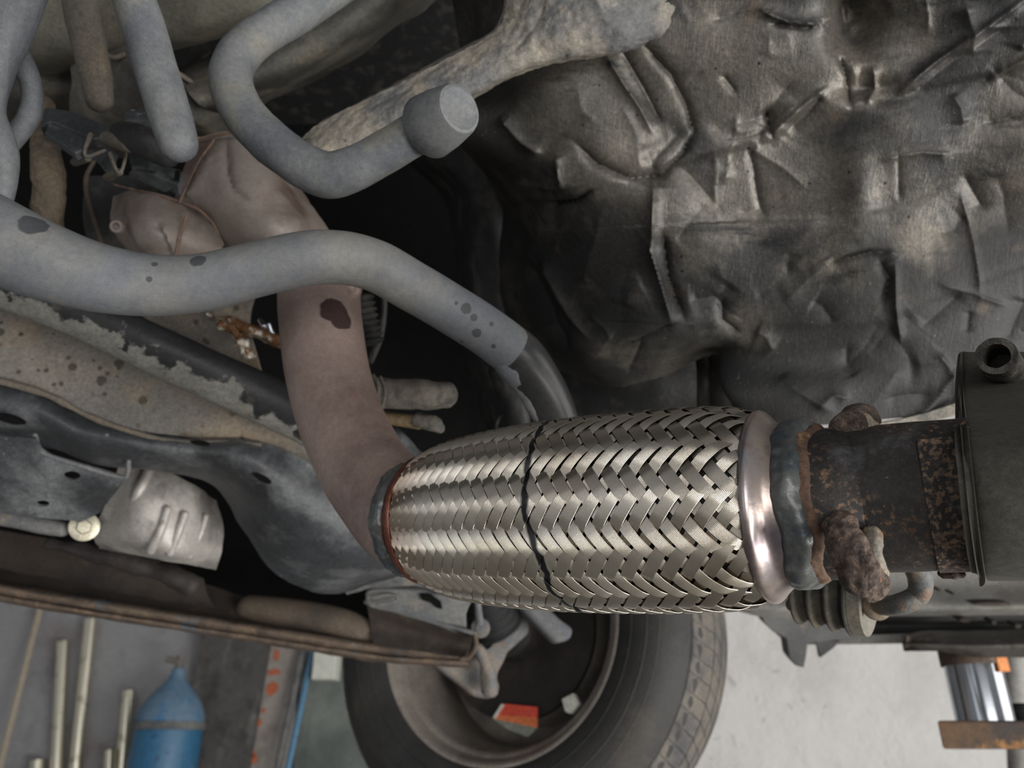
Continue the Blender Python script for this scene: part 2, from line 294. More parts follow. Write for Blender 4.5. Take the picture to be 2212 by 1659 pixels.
def sweep(c, r, n=28, flat=1.0, ends='round', noise=0, ns=120, seed=0, up0=None, prof=None):
    t, A, B = frames(c, up0); L = len(c); r = np.asarray(r, float)*np.ones(L)
    if ends == 'round':                      # spherical caps
        k = 5; st = [];
        a = np.linspace(0.02, math.pi/2, k+1)[:-1]
        c0 = [c[0]-t[0]*r[0]*math.cos(x)*.9 for x in a]; r0 = [r[0]*math.sin(x) for x in a]
        c1 = [c[-1]+t[-1]*r[-1]*math.cos(x)*.9 for x in a[::-1]]; r1 = [r[-1]*math.sin(x) for x in a[::-1]]
        c = np.vstack([c0, c, c1]); r = np.concatenate([r0, r, r1])
        A = np.vstack([[A[0]]*k, A, [A[-1]]*k]); B = np.vstack([[B[0]]*k, B, [B[-1]]*k])
    th = np.linspace(0, 2*math.pi, n, endpoint=False)
    ca, sa = (np.cos(th)*flat, np.sin(th)) if prof is None else prof(th)
    v = c[:, None, :]+r[:, None, None]*(A[:, None, :]*ca[None, :, None]+B[:, None, :]*sa[None, :, None])
    if noise:
        nr = fbm(v, ns, 3, seed)*noise
        dirs = v-c[:, None, :]; dl = np.linalg.norm(dirs, axis=2, keepdims=True)+1e-9
        v = v+dirs/dl*nr[..., None]
    Lr = len(c); V = v.reshape(-1, 3); f = []
    for i in range(Lr-1):
        for j in range(n):
            f.append((i*n+j, i*n+(j+1) % n, (i+1)*n+(j+1) % n, (i+1)*n+j))
    if ends != 'open':
        f.append(tuple(range(n))); f.append(tuple((Lr-1)*n+j for j in range(n)))
    return V, f
def tube(name, pts, m, parent=None, per=8, **k):
    pts = np.array(pts, float); c = cr(PA(pts[:, :3]), per); r = cr((pts[:, 3]*pts[:, 2]/F)[:, None], per)[:, 0]
    v, f = sweep(c, r, **k); return mk(name, v, f, m, parent)
def tubes_join(name, lst, m, parent=None, **k):
    V = []; Fc = []; n0 = 0
    for pts in lst:
        pts = np.array(pts, float); c = cr(PA(pts[:, :3]), 6); r = cr((pts[:, 3]*pts[:, 2]/F)[:, None], 6)[:, 0]
        v, f = sweep(c, r, **k); V.append(v); Fc += [tuple(x+n0 for x in q) for q in f]; n0 += len(v)
    return mk(name, np.vstack(V), Fc, m, parent)
def lathe(name, o, ax, prof, m, parent=None, n=64, noise=0, ns=150, per=1, seed=0, up0=None, cap=True, wob=None):
    """prof: (distance along the axis, radius) in metres"""
    o = np.array(o, float); ax = np.array(ax, float); ax /= np.linalg.norm(ax)
    u = np.array(up0 if up0 is not None else -FWD, float); u -= ax*(u@ax); u /= np.linalg.norm(u); w = np.cross(ax, u)
    pr = cr(prof, per) if per > 1 else np.array(prof, float)
    th = np.linspace(0, 2*math.pi, n, endpoint=False)
    ring = u[None]*np.cos(th)[:, None]+w[None]*np.sin(th)[:, None]
    T = np.repeat(pr[:, 0][:, None], n, 1)
    if wob is not None: T = T+wob(th)[None, :]
    v = o+ax*T[..., None]+ring[None]*pr[:, 1][:, None, None]
    if noise: v = v+ring[None]*(fbm(v, ns, 3, seed)*noise)[..., None]
    f = []; R = len(pr)
    for i in range(R-1):
        for j in range(n): f.append((i*n+j, i*n+(j+1) % n, (i+1)*n+(j+1) % n, (i+1)*n+j))
    if cap: f.append(tuple(range(n))); f.append(tuple((R-1)*n+j for j in range(n)))
    return mk(name, v.reshape(-1, 3), f, m, parent)
def gridfaces(R, C, off=0):
    i, j = np.meshgrid(np.arange(R-1), np.arange(C-1), indexing='ij'); a = (i*C+j).ravel()+off
    return np.stack([a, a+1, a+C+1, a+C], 1)
def sheet(name, rows, m, parent=None, thick=.0015, nu=10, nv=10, disp=None, noise=0, ns=40, seed=0, sharp=0):
    """rows of (px, py, depth) control points -> a smooth curved plate of real thickness"""
    g = PA(np.array(rows, float)); R0, C0 = g.shape[:2]
    g = cr(g.reshape(R0, -1), nu).reshape(-1, C0, 3); R = g.shape[0]
    g = cr(g.transpose(1, 0, 2).reshape(C0, -1), nv).reshape(-1, R, 3).transpose(1, 0, 2); C = g.shape[1]
    du = np.gradient(g, axis=0); dv = np.gradient(g, axis=1); n = np.cross(du, dv); n /= (np.linalg.norm(n, axis=2, keepdims=True)+1e-12)
    view = g-CAM; s = np.sign((n*view).sum(2)); s = np.sign(s.sum()) or 1; n = -n*s
    h = 0
    if noise: h = h+fbm(g, ns, 4, seed)*noise
    if disp is not None:
        px, py, d = proj(g.reshape(-1, 3)); h = h+disp(px, py).reshape(R, C)
    g = g+n*(h if np.ndim(h) == 0 else h[..., None])
    b = g-n*thick
    V = np.vstack([g.reshape(-1, 3), b.reshape(-1, 3)]); f1 = gridfaces(R, C); f2 = gridfaces(R, C, R*C)[:, ::-1]
    per = [j for j in range(C)]+[i*C+C-1 for i in range(1, R)]+[(R-1)*C+j for j in range(C-2, -1, -1)]+[i*C for i in range(R-2, 0, -1)]
    side = [(per[k], per[(k+1) % len(per)], per[(k+1) % len(per)]+R*C, per[k]+R*C) for k in range(len(per))]
    return mk(name, V, f1.tolist()+f2.tolist()+side, m, parent, recalc=len(f1) < 40000, sharp=sharp or 50)
def ell(cx, cy, rx, ry, n=16, rot=0):
    return [(cx+rx*math.cos(a)*math.cos(rot)-ry*math.sin(a)*math.sin(rot), cy+rx*math.cos(a)*math.sin(rot)+ry*math.sin(a)*math.cos(rot)) for a in np.linspace(0, 2*math.pi, n, endpoint=False)]
def smooth_poly(p, n=4):
    q = np.array(p+[p[0], p[1], p[2]], float); c = cr(q, n); return [tuple(x) for x in c[n:n*(len(p)+1)]]
def slab(name, plane, poly, m, parent=None, thick=.004, bevel=0, holes=(), curve=0, smooth=False):
    from mathutils.geometry import tessellate_polygon
    if curve: poly = smooth_poly(poly, curve)
    loops = [poly]+[list(h) for h in holes]; pts = [q for l in loops for q in l]
    tri = tessellate_polygon([[Vector((x, y, 0)) for x, y in l] for l in loops])
    fr = np.array([plane.at(x, y) for x, y in pts]); bk = fr-plane.n*thick; N = len(pts)
    f = [tuple(t) for t in tri]+[tuple(i+N for i in t[::-1]) for t in tri]; k = 0
    for l in loops:
        L = len(l)
        for i in range(L): a, b = k+i, k+(i+1) % L; f.append((a, b, b+N, a+N))
        k += L
    return mk(name, np.vstack([fr, bk]), f, m, parent, smooth=smooth, bevel=bevel)
def boxw(name, lo, hi, m, parent=None, bevel=0, rz=0):
    lo = np.array(lo, float); hi = np.array(hi, float); c = (lo+hi)/2; h = (hi-lo)/2
    v = np.array([[x, y, z] for x in (-1, 1) for y in (-1, 1) for z in (-1, 1)])*h
    if rz: cz, sz = math.cos(rz), math.sin(rz); v = v@np.array([[cz, sz, 0], [-sz, cz, 0], [0, 0, 1]])
    f = [(0, 1, 3, 2), (4, 6, 7, 5), (0, 4, 5, 1), (2, 3, 7, 6), (0, 2, 6, 4), (1, 5, 7, 3)]
    return mk(name, v+c, f, m, parent, smooth=False, bevel=bevel)
def cylw(name, a, b, r, m, parent=None, n=32, ends='flat', **k):
    a = np.array(a, float); b = np.array(b, float); c = np.array([a+(b-a)*t for t in np.linspace(0, 1, 5)])
    v, f = sweep(c, r, n=n, ends=ends, **k); return mk(name, v, f, m, parent)
def hexbolt(name, c, ax, r, h, m, parent=None, washer=0):
    ax = np.array(ax, float)/np.linalg.norm(ax)
    return lathe(name, c, ax, [(0, r), (h*.8, r), (h, r*.85)], m, parent, n=6)

# ================================================================== BUILD
# stains of the stabiliser bar; dimple of the front pipe painted as dark spots (points in space)
EB = P(420, 640, .44)                 # base point of the stabiliser bar
BARPTS = [(-200, 425, .395, 96), (-90, 480, .39, 96), (0, 522, .388, 92), (100, 565, .388, 84), (210, 600, .392, 74), (330, 617, .40, 66), (440, 610, .405, 62), (540, 585, .408, 60), (640, 562, .41, 60), (730, 556, .415, 58), (810, 574, .422, 56), (890, 618, .43, 55), (970, 665, .438, 54), (1050, 716, .446, 54), (1105, 758, .452, 54)]
PIPEPTS = [(692, 606, .51, 86), (690, 650, .503, 88), (695, 720, .49, 88), (712, 820, .475, 89), (742, 920, .455, 92), (790, 1015, .435, 97), (845, 1085, .412, 106), (885, 1116, .396, 113), (905, 1122, .388, 116)]
XB = P(880, 1110, .39)                # base point of the exhaust
def on_surface(pts, base, lst):
    pts = np.array(pts, float); c = cr(PA(pts[:, :3]), 12); r = cr((pts[:, 3]*pts[:, 2]/F)[:, None], 12)[:, 0]
    v, f = sweep(c, r, n=64); px, py, d = proj(v); out = []
    for (x, y, rp) in lst:
        q = np.hypot(px-x, py-y)+d*400; k = np.argmin(q); out.append((v[k]+0-base+(P(x, y, d[k])-v[k]), rp*d[k]/F))
    return out
BLOTS = on_surface(BARPTS, EB, [(72, 483, 33), (428, 563, 18), (334, 571, 7), (322, 603, 7), (1007, 666, 13), (1024, 686, 9), (1030, 720, 11), (1062, 700, 6), (985, 655, 5), (1066, 748, 6)])
BROWNBLOT = on_surface(PIPEPTS, XB, [(722, 668, 34), (735, 690, 28)])
RAILAX = -UPV*.87-RGT*.48; RAILC = -RAILAX*.006
mats()

# ---- room
def struct(o): o['kind'] = 'structure'; return o
YW = 3.35
struct(boxw('floor', (-4, -3.5, -.1), (4, YW+.15, 0), M['floor']))
struct(boxw('wall_left', (-4, YW, 0), (-.35, YW+.15, 4.2), M['wallgrey']))
struct(boxw('wall_right', (-.35, YW, 0), (4, YW+.15, 4.2), M['wall']))

# ---- things at the back wall
def standing(px0, py0, px1, r, Y0, Y1, name, label, m, group, z0=0.0):
    """a rod standing on the floor and leaning on the wall; top at pixel (px0, py0)"""
    top = PY(px0, py0, Y1)
    q = PY(px1, 1659, (Y0+Y1)/2)
    dx = (q[0]-top[0])/max(top[2]-q[2], .05)
    foot = np.array([top[0]+dx*(top[2]-z0), Y0, z0])
    o = cylw(name, foot, top, r, m, n=24); return tag(o, label, 'pipe', group)
def blue_cyl():
    s = PY(370, 1545, 3.12); x = s[0]; Y = 3.12; r = .118
    zs = s[2]-.02
    t = thing('gas_cylinder', 'blue gas cylinder with dusty shoulder standing by the back wall', 'gas cylinder', (x, Y, 0))
    lathe('body', (x, Y, 0), (0, 0, 1), [(0, r*.96), (.01, r), (zs-.02, r), (zs-.02, r*.98)], M['bluepaint'], t, n=40)
    lathe('ring', (x, Y, zs-.03), (0, 0, 1), [(0, r), (.002, r+.006), (.026, r+.006), (.028, r)], M['armgrey'], t, n=40)
    lathe('shoulder', (x, Y, zs-.01), (0, 0, 1), [(0, r), (.03, r*.98), (.08, r*.80), (.125, r*.48), (.155, r*.26), (.19, r*.2)], M['bluedust'], t, n=40, per=4)
    v = cylw('valve', (x, Y, zs+.17), (x, Y, zs+.225), .017, M['knuckle'], t)
    v2 = cylw('valve_outlet', (x, Y-.005, zs+.205), (x-.05, Y-.01, zs+.215), .012, M['knuckle'], v)
blue_cyl()
G = 'bright steel tubes leaning at the back wall'
standing(196, 1338, 163, .024, 3.285, 3.30, 'steel_tube', 'tallest bright steel tube leaning at the wall, beside the second tallest', M['steelpipe'], G)
standing(136, 1386, 122, .024, 3.285, 3.30, 'steel_tube', 'bright steel tube left of the tallest one, slightly shorter', M['steelpipe'], G)
standing(278, 1492, 262, .024, 3.285, 3.30, 'steel_tube', 'short steel tube standing just left of the blue gas cylinder', M['steelpipe'], G)
standing(82, 1642, 78, .026, 3.26, 3.29, 'steel_tube', 'leftmost steel tube, only its tip showing at the bottom edge', M['steelpipe'], G)
standing(238, 1620, 234, .018, 3.24, 3.26, 'steel_tube', 'thin low steel tube tip between the cylinder tube and the tallest', M['steelpipe'], G)
standing(86, 1316, 10-30, .013, 3.0, 3.30, 'wooden_stick', 'thin pale stick slanting across the grey wall at far left', M['wood'], None)
standing(676, 1405, 612, .012, 3.0, 3.26, 'blue_pipe', 'thin blue plastic pipe leaning beside the dark board', M['bluepipe'], None)
standing(655, 1400, 592, .014, 3.05, 3.26, 'grey_pipe', 'thin grey pipe leaning left of the blue one', M['armgrey'], None)
pb = Plane((430, 1400, 3.05), (590, 1400, 3.05), (430, 1500, 3.02))
def wallslab(name, Y, poly, m, thick, label, cat, floor_z=None):
    q = [PY(x, y, Y) for x, y in poly]; v = np.array(q); b = v+np.array([0, thick, 0]); n = len(v)
    f = [tuple(range(n)), tuple(range(2*n-1, n-1, -1))]+[(i, (i+1) % n, (i+1) % n+n, i+n) for i in range(n)]
    return tag(mk(name, np.vstack([v, b]), f, m, smooth=False), label, cat)
wallslab('dark_board', 3.28, [(445, 1290), (600, 1290), (548, 1600), (500, 1900), (360, 1900)], M['board'], .03, 'dark grey worn board standing against the wall behind the cylinder', 'board')
wallslab('pale_post', 3.30, [(596, 1290), (655, 1290), (640, 1500), (600, 1900), (495, 1900), (545, 1600)], M['palewall'], .03, 'pale post with orange paint flakes right of the dark board', 'post')
fl = thing('paint_flakes', 'orange paint flakes stuck along the edge of the pale post', 'paint flakes', PY(585, 1490, 3.29))
for (x, y, a, b_) in [(597, 1415, 6, 12), (592, 1452, 7, 14), (588, 1488, 12, 18), (569, 1535, 4, 7), (560, 1562, 6, 8), (543, 1622, 6, 14), (548, 1640, 9, 8)]:
    q = [PY(px, py, 3.296) for px, py in ell(x, y, a, b_, 9, x)]; v = np.array(q); n = len(v); v = v*1.0
    v = v+np.random.RandomState(int(x)).randn(n, 3)*[.0015, 0, .0015]
    b = v+np.array([0, .003, 0]); mk('flake', np.vstack([v, b]), [tuple(range(n)), tuple(range(2*n-1, n-1, -1))]+[(i, (i+1) % n, (i+1) % n+n, i+n) for i in range(n)], M['orange'], fl, smooth=False)
wallslab('painted_sheet', 3.30, [(668, 1290), (860, 1290), (860, 1900), (610, 1900)], M['glassgreen'], .02, 'grey green painted sheet standing left of the tyre', 'sheet')
p0 = PY(706, 1438, 3.25); tag(boxw('white_box', p0-[.045, .05, .055], p0+[.045, .051, .055], M['white'], bevel=.006), 'small white box fixed above the green sheet beside the tyre', 'box')

# ---- light-blocking plate overhead and black sheet behind the gaps
tag(boxw('overhead_blocker', (-1.7, -.25, 2.02), (1.7, 1.55, 2.05), M['dark']), 'dark plate in place of the car floor, added to block light', 'car body')  # added plate that keeps light from above off the parts
o = sheet('dark_backing', [[(-900, -700, .95), (300, -700, .95), (1500, -700, .95)], [(-900, 300, 1.0), (300, 300, 1.0), (1300, 300, 1.0)], [(-900, 1000, 1.12), (300, 1000, 1.12), (1250, 1000, 1.05)], [(-900, 1190, 1.12), (100, 1275, 1.12), (830, 1340, 1.12)]], M['void'], thick=.01)  # depth of the engine bay darkened by an added near-black sheet
tag(o, 'black sheet added behind all the pipes to keep the gaps dark', 'backing sheet')

# ---- crumpled heat shield (upper right)
def seg_dist(px, py, a, b):
    ax, ay = a; bx, by = b; dx, dy = bx-ax, by-ay; L2 = dx*dx+dy*dy
    t = np.clip(((px-ax)*dx+(py-ay)*dy)/L2, 0, 1); qx, qy = px-ax-t*dx, py-ay-t*dy
    return np.hypot(qx, qy), np.sign(dx*(py-ay)-dy*(px-ax)), t
def ridge(px, py, pl, A, w, taper=True):
    best = np.full(px.shape, 1e9); tt = np.zeros(px.shape); n = len(pl)-1
    for k in range(n):
        d, s, t = seg_dist(px, py, pl[k], pl[k+1]); m = d < best; best = np.where(m, d, best); tt = np.where(m, (k+t)/n, tt)
    w = max(w*.75, 6); e = .8*A*np.exp(-best/w)
    if taper: e = e*np.clip(np.minimum(tt, 1-tt)*6+.15, 0, 1)
    return e
def step(px, py, pl, A, w, fall):
    best = np.full(px.shape, 1e9); sg = np.zeros(px.shape)
    for k in range(len(pl)-1):
        d, s, t = seg_dist(px, py, pl[k], pl[k+1]); m = d < best; best = np.where(m, d, best); sg = np.where(m, s, sg)
    w = w*1.6; sd = best*sg                      # >0: below / right of the line going left to right
    return A*(1/(1+np.exp(np.clip(sd/w, -40, 40))))*np.exp(-best/fall)
def crumple(p2, scale, seed, n=1):
    """faceted folds: distance to random points, second minus first"""
    r = np.random.RandomState(seed); pts = np.stack([r.uniform(900, 2400, scale), r.uniform(-200, 1050, scale)], 1)
    hts = r.uniform(-1, 1, scale); g = r.uniform(-1, 1, (scale, 2))
    best = np.full(p2[0].shape, 1e9); h = np.zeros(p2[0].shape); sec = np.full(p2[0].shape, 1e9)
    for k in range(scale):
        dx, dy = p2[0]-pts[k, 0], p2[1]-pts[k, 1]; d = np.hypot(dx, dy)
        m = d < best; sec = np.where(m, best, np.minimum(sec, d)); best = np.where(m, d, best)
    return sec-best
def heat_disp(px, py):
    q = np.stack([px, py, 0*px], -1)
    wx = px+fbm(q, 1/160, 2, 3)*60; wy = py+fbm(q, 1/160, 2, 5)*60
    h = fbm(q, 1/330, 2, 1)*.011
    rs = np.random.RandomState(31)
    for k in range(95):               # random straight creases of the crushed foil
        x0, y0 = rs.uniform(1080, 2300), rs.uniform(-80, 900); a = rs.normal(-.25, .5)+(math.pi/2)*(rs.rand() < .45)
        Lc = rs.uniform(50, 190); x1, y1 = x0+Lc*math.cos(a), y0+Lc*math.sin(a); m0 = .45 if 1420 < x0 < 1850 and 380 < y0 < 650 else 1.0
        xm, ym = (x0+x1)/2+rs.normal(0, 8), (y0+y1)/2+rs.normal(0, 8)
        h += ridge(wx*.35+px*.65, wy*.35+py*.65, [(x0, y0), (xm, ym), (x1, y1)], rs.choice([-1, 1])*rs.uniform(.0015, .0048)*m0, rs.uniform(9, 34))
    R = lambda pl, A, w: ridge(px, py, pl, A, w)
    h += step(px, py, [(1060, 440), (1180, 430), (1290, 420), (1400, 372), (1660, 300), (1900, 212), (2260, 130)], .0045, 3, 260)
    h += step(px, py, [(1600, 480), (1780, 474), (1960, 443), (2080, 380), (2260, 330)], -.003, 3, 160)
    h += step(px, py, [(1500, 700), (1640, 705), (1880, 700), (1990, 655), (2260, 560)], .003, 4, 140)
    h += R([(1412, 395), (1412, 470), (1408, 540), (1430, 620), (1452, 700)], .010, 15)
    h += R([(1432, 500), (1445, 600), (1478, 690)], -.009, 12)
    h += R([(1296, 768), (1380, 735), (1462, 694)], -.005, 6)
    h += R([(1355, 800), (1390, 730)], -.003, 5)
    h += R([(1385, 90), (1450, 160), (1485, 230), (1500, 290)], -.007, 10)
    h += R([(1300, 105), (1345, 180), (1385, 240), (1410, 290)], .006, 16)
    h += R([(1340, 105), (1390, 190), (1430, 270)], -.005, 9)
    h += R([(1240, 300), (1290, 350), (1360, 385), (1430, 378), (1475, 330), (1500, 280)], -.008, 11)
    h += R([(1190, 438), (1250, 430), (1290, 405)], -.008, 9)
    h += R([(1210, 330), (1230, 400)], .008, 18)
    h += R([(1080, 250), (1130, 300), (1180, 330)], .008, 22)
    h += R([(1655, 300), (1720, 240), (1790, 185)], .007, 14)
    h += R([(1700, 285), (1750, 240), (1775, 205)], -.006, 12)
    h += R([(1838, 235), (1832, 170), (1815, 120)], -.006, 7)
    h += R([(1870, 225), (1895, 190), (1885, 140)], .005, 10)
    h += R([(1935, 205), (2010, 140), (2100, 75), (2240, -20)], .007, 14)
    h += R([(1960, 210), (2060, 130), (2200, 40)], -.004, 22)
    h += R([(1640, 20), (1700, 45), (1780, 55), (1830, 20)], .007, 14)
    h += R([(1660, 50), (1740, 62), (1800, 50)], -.006, 9)
    h += R([(2130, 175), (2180, 140), (2240, 110)], .006, 12)
    h += R([(1560, 160), (1590, 200)], -.004, 9)
    h += R([(1655, 240), (1668, 300)], -.007, 8)
    h += R([(2075, 420), (2100, 520), (2120, 650)], .0025, 6)
    h += R([(1895, 560), (1920, 600), (1905, 660)], -.006, 14)
    h += R([(1800, 565), (1880, 545), (1935, 550)], .006, 8)
    h += R([(1930, 570), (1930, 660), (1945, 740)], .006, 12)
    h += R([(1600, 720), (1560, 690), (1560, 640)], -.005, 12)
    h += R([(1180, 560), (1220, 640), (1270, 730)], .009, 14)
    h += R([(1140, 560), (1190, 660), (1230, 760)], -.008, 14)
    h += R([(1760, 880), (1800, 850), (1830, 860)], .005, 14)
    h += -.030*np.exp(-(((px-1852)/52)**2+((py-38)/62)**2))
    h += -.012*np.exp(-(((px-1880)/70)**2+((py-190)/30)**2))
    h += .006*np.exp(-((px-1850)/45)**2)*(py > 250)*np.clip((py-250)/60, 0, 1)*np.exp(-((py-400)/120)**2)
    return h
HS = [
 [(960, -120, .62), (1200, -120, .53), (1400, -120, .52), (1650, -120, .50), (1900, -120, .49), (2120, -120, .48), (2340, -120, .47)],
 [(980, 60, .64), (1200, 60, .56), (1400, 60, .545), (1650, 60, .53), (1900, 60, .52), (2120, 60, .505), (2340, 60, .49)],
 [(1000, 190, .62), (1180, 200, .575), (1400, 200, .565), (1650, 200, .55), (1900, 200, .53), (2120, 200, .52), (2340, 200, .505)],
 [(975, 265, .61), (1130, 310, .60), (1380, 340, .575), (1650, 340, .565), (1900, 340, .545), (2120, 340, .53), (2340, 340, .52)],
 [(1075, 420, .72), (1180, 440, .63), (1380, 450, .585), (1650, 460, .575), (1900, 460, .56), (2120, 460, .545), (2340, 460, .53)],
 [(1085, 560, .78), (1200, 560, .66), (1380, 570, .60), (1650, 580, .585), (1900, 580, .565), (2120, 580, .55), (2340, 580, .54)],
 [(1105, 700, .80), (1215, 680, .68), (1380, 680, .61), (1600, 690, .60), (1850, 690, .575), (2080, 680, .56), (2340, 680, .55)],
 [(1180, 780, .78), (1250, 765, .66), (1380, 745, .63), (1560, 735, .61), (1800, 780, .59), (2060, 770, .57), (2340, 760, .56)],
 [(1250, 812, .74), (1320, 822, .68), (1420, 795, .66), (1545, 752, .64), (1620, 850, .60), (2068, 830, .575), (2340, 830, .565)],
 [(1255, 820, .76), (1325, 826, .70), (1425, 802, .67), (1560, 765, .65), (1622, 905, .605), (2074, 898, .58), (2340, 895, .57)],
]
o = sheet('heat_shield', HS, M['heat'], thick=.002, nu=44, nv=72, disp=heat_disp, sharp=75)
tag(o, 'crumpled dark grey foil heat shield under the car floor, upper right', 'heat shield')
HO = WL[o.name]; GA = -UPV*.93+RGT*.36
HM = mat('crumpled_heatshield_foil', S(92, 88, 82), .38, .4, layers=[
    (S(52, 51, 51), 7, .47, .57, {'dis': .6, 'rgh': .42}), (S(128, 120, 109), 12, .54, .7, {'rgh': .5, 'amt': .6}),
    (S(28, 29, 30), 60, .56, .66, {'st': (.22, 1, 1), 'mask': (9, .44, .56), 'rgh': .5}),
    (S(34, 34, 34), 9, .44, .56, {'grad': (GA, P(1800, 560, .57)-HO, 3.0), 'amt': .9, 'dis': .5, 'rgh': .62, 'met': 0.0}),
    (S(26, 26, 26), 9, .52, .72, {'grad': (-RGT, P(1250, 600, .66)-HO, 3.2), 'amt': .85, 'rgh': .6, 'met': 0.1}),  # shadow on the turned-away left flank, put into the colour
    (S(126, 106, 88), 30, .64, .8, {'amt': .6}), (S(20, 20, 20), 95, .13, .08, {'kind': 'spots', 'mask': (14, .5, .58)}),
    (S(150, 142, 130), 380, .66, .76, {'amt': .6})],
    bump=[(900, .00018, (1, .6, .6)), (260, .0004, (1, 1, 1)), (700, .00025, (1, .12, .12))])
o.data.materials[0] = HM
# turned-up lower lip of the shield
o = sheet('shield_lip', [[(1640, 912, .60), (1800, 925, .59), (1950, 905, .585), (2074, 868, .575)], [(1640, 925, .60), (1800, 942, .592), (1950, 925, .587), (2074, 893, .577)]], M['flange'], thick=.002, nu=6, nv=8, noise=.001, ns=60)
tag(o, 'pale folded edge strip below the heat shield, behind the black pipe', 'edge strip')

# ---- light grey underseal flange
fd = lambda px, py: ridge(px, py, [(1180, 0), (1150, 60), (1100, 120)], -.003, 18)+ridge(px, py, [(770, 250), (880, 190), (930, 200)], -.0015, 5)+ridge(px, py, [(1280, -20), (1300, 40), (1360, 80)], .006, 40)
FL = [
 [(642, 308, .56), (697, 262, .56), (870, 176, .555), (1058, 74, .55), (1088, 20, .55), (1092, -80, .55), (1096, -160, .55)],
 [(655, 322, .553), (730, 275, .553), (900, 195, .548), (1090, 105, .54), (1160, 40, .535), (1190, -80, .53), (1200, -160, .53)],
 [(675, 338, .55), (770, 292, .55), (930, 215, .545), (1120, 130, .54), (1260, 60, .53), (1330, -60, .525), (1360, -160, .525)],
 [(700, 350, .556), (800, 312, .556), (955, 238, .55), (1140, 145, .545), (1360, 95, .54), (1486, 10, .535), (1560, -160, .53)],
 [(720, 362, .575), (830, 322, .575), (965, 250, .565), (1150, 150, .56), (1380, 104, .555), (1525, 25, .55), (1600, -160, .55)]]
o = sheet('underseal_flange', FL, M['flange'], thick=.004, nu=34, nv=34, disp=fd, noise=.0009, ns=170)
tag(o, 'pale grey textured underseal flange running diagonally above the hooked tube', 'flange')
tube('flange_edge', [(697, 262, .562, 3), (780, 222, .56, 4), (870, 175, .556, 4), (960, 125, .553, 4), (1058, 73, .55, 4), (1088, 20, .55, 4), (1092, -80, .55, 4)], M['disc'], o, noise=.0008, ns=300)

# ---- upper-left housings
o = sheet('gearbox_housing', [
 [(380, 150, .66), (500, 70, .66), (640, -20, .66), (800, -140, .66)],
 [(400, 190, .62), (520, 120, .62), (690, 20, .62), (860, -110, .62)],
 [(430, 225, .61), (550, 165, .61), (740, 60, .61), (900, -70, .61)],
 [(470, 245, .64), (580, 195, .64), (780, 85, .64), (930, -40, .64)],
 [(500, 262, .74), (600, 215, .74), (800, 105, .74), (960, -20, .74)]], M['housing'], thick=.004, noise=.003, ns=25)
tag(o, 'dark dirty rounded housing behind the hooked tube', 'housing')
o = sheet('oil_pan', [
 [(-200, -160, .60), (150, -160, .60), (420, -160, .58), (700, -160, .60), (860, -190, .62)],
 [(-200, 0, .62), (150, 0, .62), (420, 0, .58), (600, 0, .59), (740, -60, .62)],
 [(-200, 100, .64), (120, 110, .64), (380, 80, .60), (500, 60, .61), (620, 5, .64)],
 [(-200, 150, .70), (100, 160, .68), (360, 110, .64), (470, 85, .64), (560, 50, .68)]], M['oliver'], thick=.003, noise=.003, ns=14)
tag(o, 'olive grey dusty pan at the top left behind the short tubes', 'pan')
o = sheet('stamped_bracket', [
 [(180, 60, .66), (270, 45, .62), (300, 110, .62), (400, 165, .63), (470, 215, .66)],
 [(160, 130, .66), (230, 120, .63), (310, 180, .62), (395, 230, .63), (480, 250, .66)],
 [(150, 250, .68), (240, 240, .65), (330, 240, .64), (420, 275, .65), (500, 290, .70)],
 [(150, 330, .74), (240, 340, .72), (340, 330, .72), (440, 310, .73), (520, 330, .76)]], M['housing'], thick=.003, noise=.003, ns=30, seed=5)
tag(o, 'scuffed brown grey stamped bracket behind the two short hanging tubes', 'bracket')
tube('edge_bead', [(388, 160, .622, 5), (430, 188, .632, 5), (475, 216, .65, 5)], M['hookbrown'], o)
tube('edge_bead', [(226, 118, .625, 5), (248, 124, .622, 5), (268, 118, .62, 5)], M['hookbrown'], o)
o = sheet('dark_cross_panel', [
 [(-120, 60, .72), (80, 60, .72), (200, 90, .72)], [(-120, 200, .70), (80, 180, .69), (220, 200, .70)], [(-120, 330, .76), (90, 260, .75), (230, 280, .76)]], M['housing'], thick=.003, noise=.003, ns=30, seed=8)
tag(o, 'dim brown panel at far left behind the looped tubes', 'panel')

# ---- hanging tubes upper-left
t = thing('hooked_tube', 'dusty grey hooked tube ending in a rubber cone cap, top centre', 'tube', P(620, 330, .45))
tube('bent_tube', [(860, -120, .54, 41), (740, -38, .52, 41), (650, 22, .50, 42), (560, 78, .48, 43), (508, 128, .465, 45), (502, 190, .455, 46), (540, 262, .448, 47), (620, 335, .44, 48), (690, 375, .435, 49), (745, 372, .432, 48), (820, 335, .43, 46), (900, 288, .425, 46), (945, 262, .42, 46)], M['hook'], t, noise=.0005, ns=60, n=40)
ca = P(925, 275, .424); cb = P(990, 236, .405); L_ = np.linalg.norm(cb-ca)
lathe('cone_cap', ca, cb-ca, [(-.002, .0115), (-.001, .0160), (.0008, .0172), (L_*.5, .0160), (L_*.95, .0138), (L_*1.04, .0128), (L_*1.06, .0112), (L_*1.03, .0100), (L_*1.03, .0005)], M['hook'], t, n=48)
o = tube('short_tube', [(230, -160, .43, 47), (270, -60, .43, 46), (300, 30, .425, 45), (335, 140, .42, 45), (365, 240, .415, 44), (385, 312, .41, 42)], M['hook'], noise=.0006, ns=50, n=36)
tag(o, 'thick grey tube hanging from the top edge with a rounded end', 'tube')
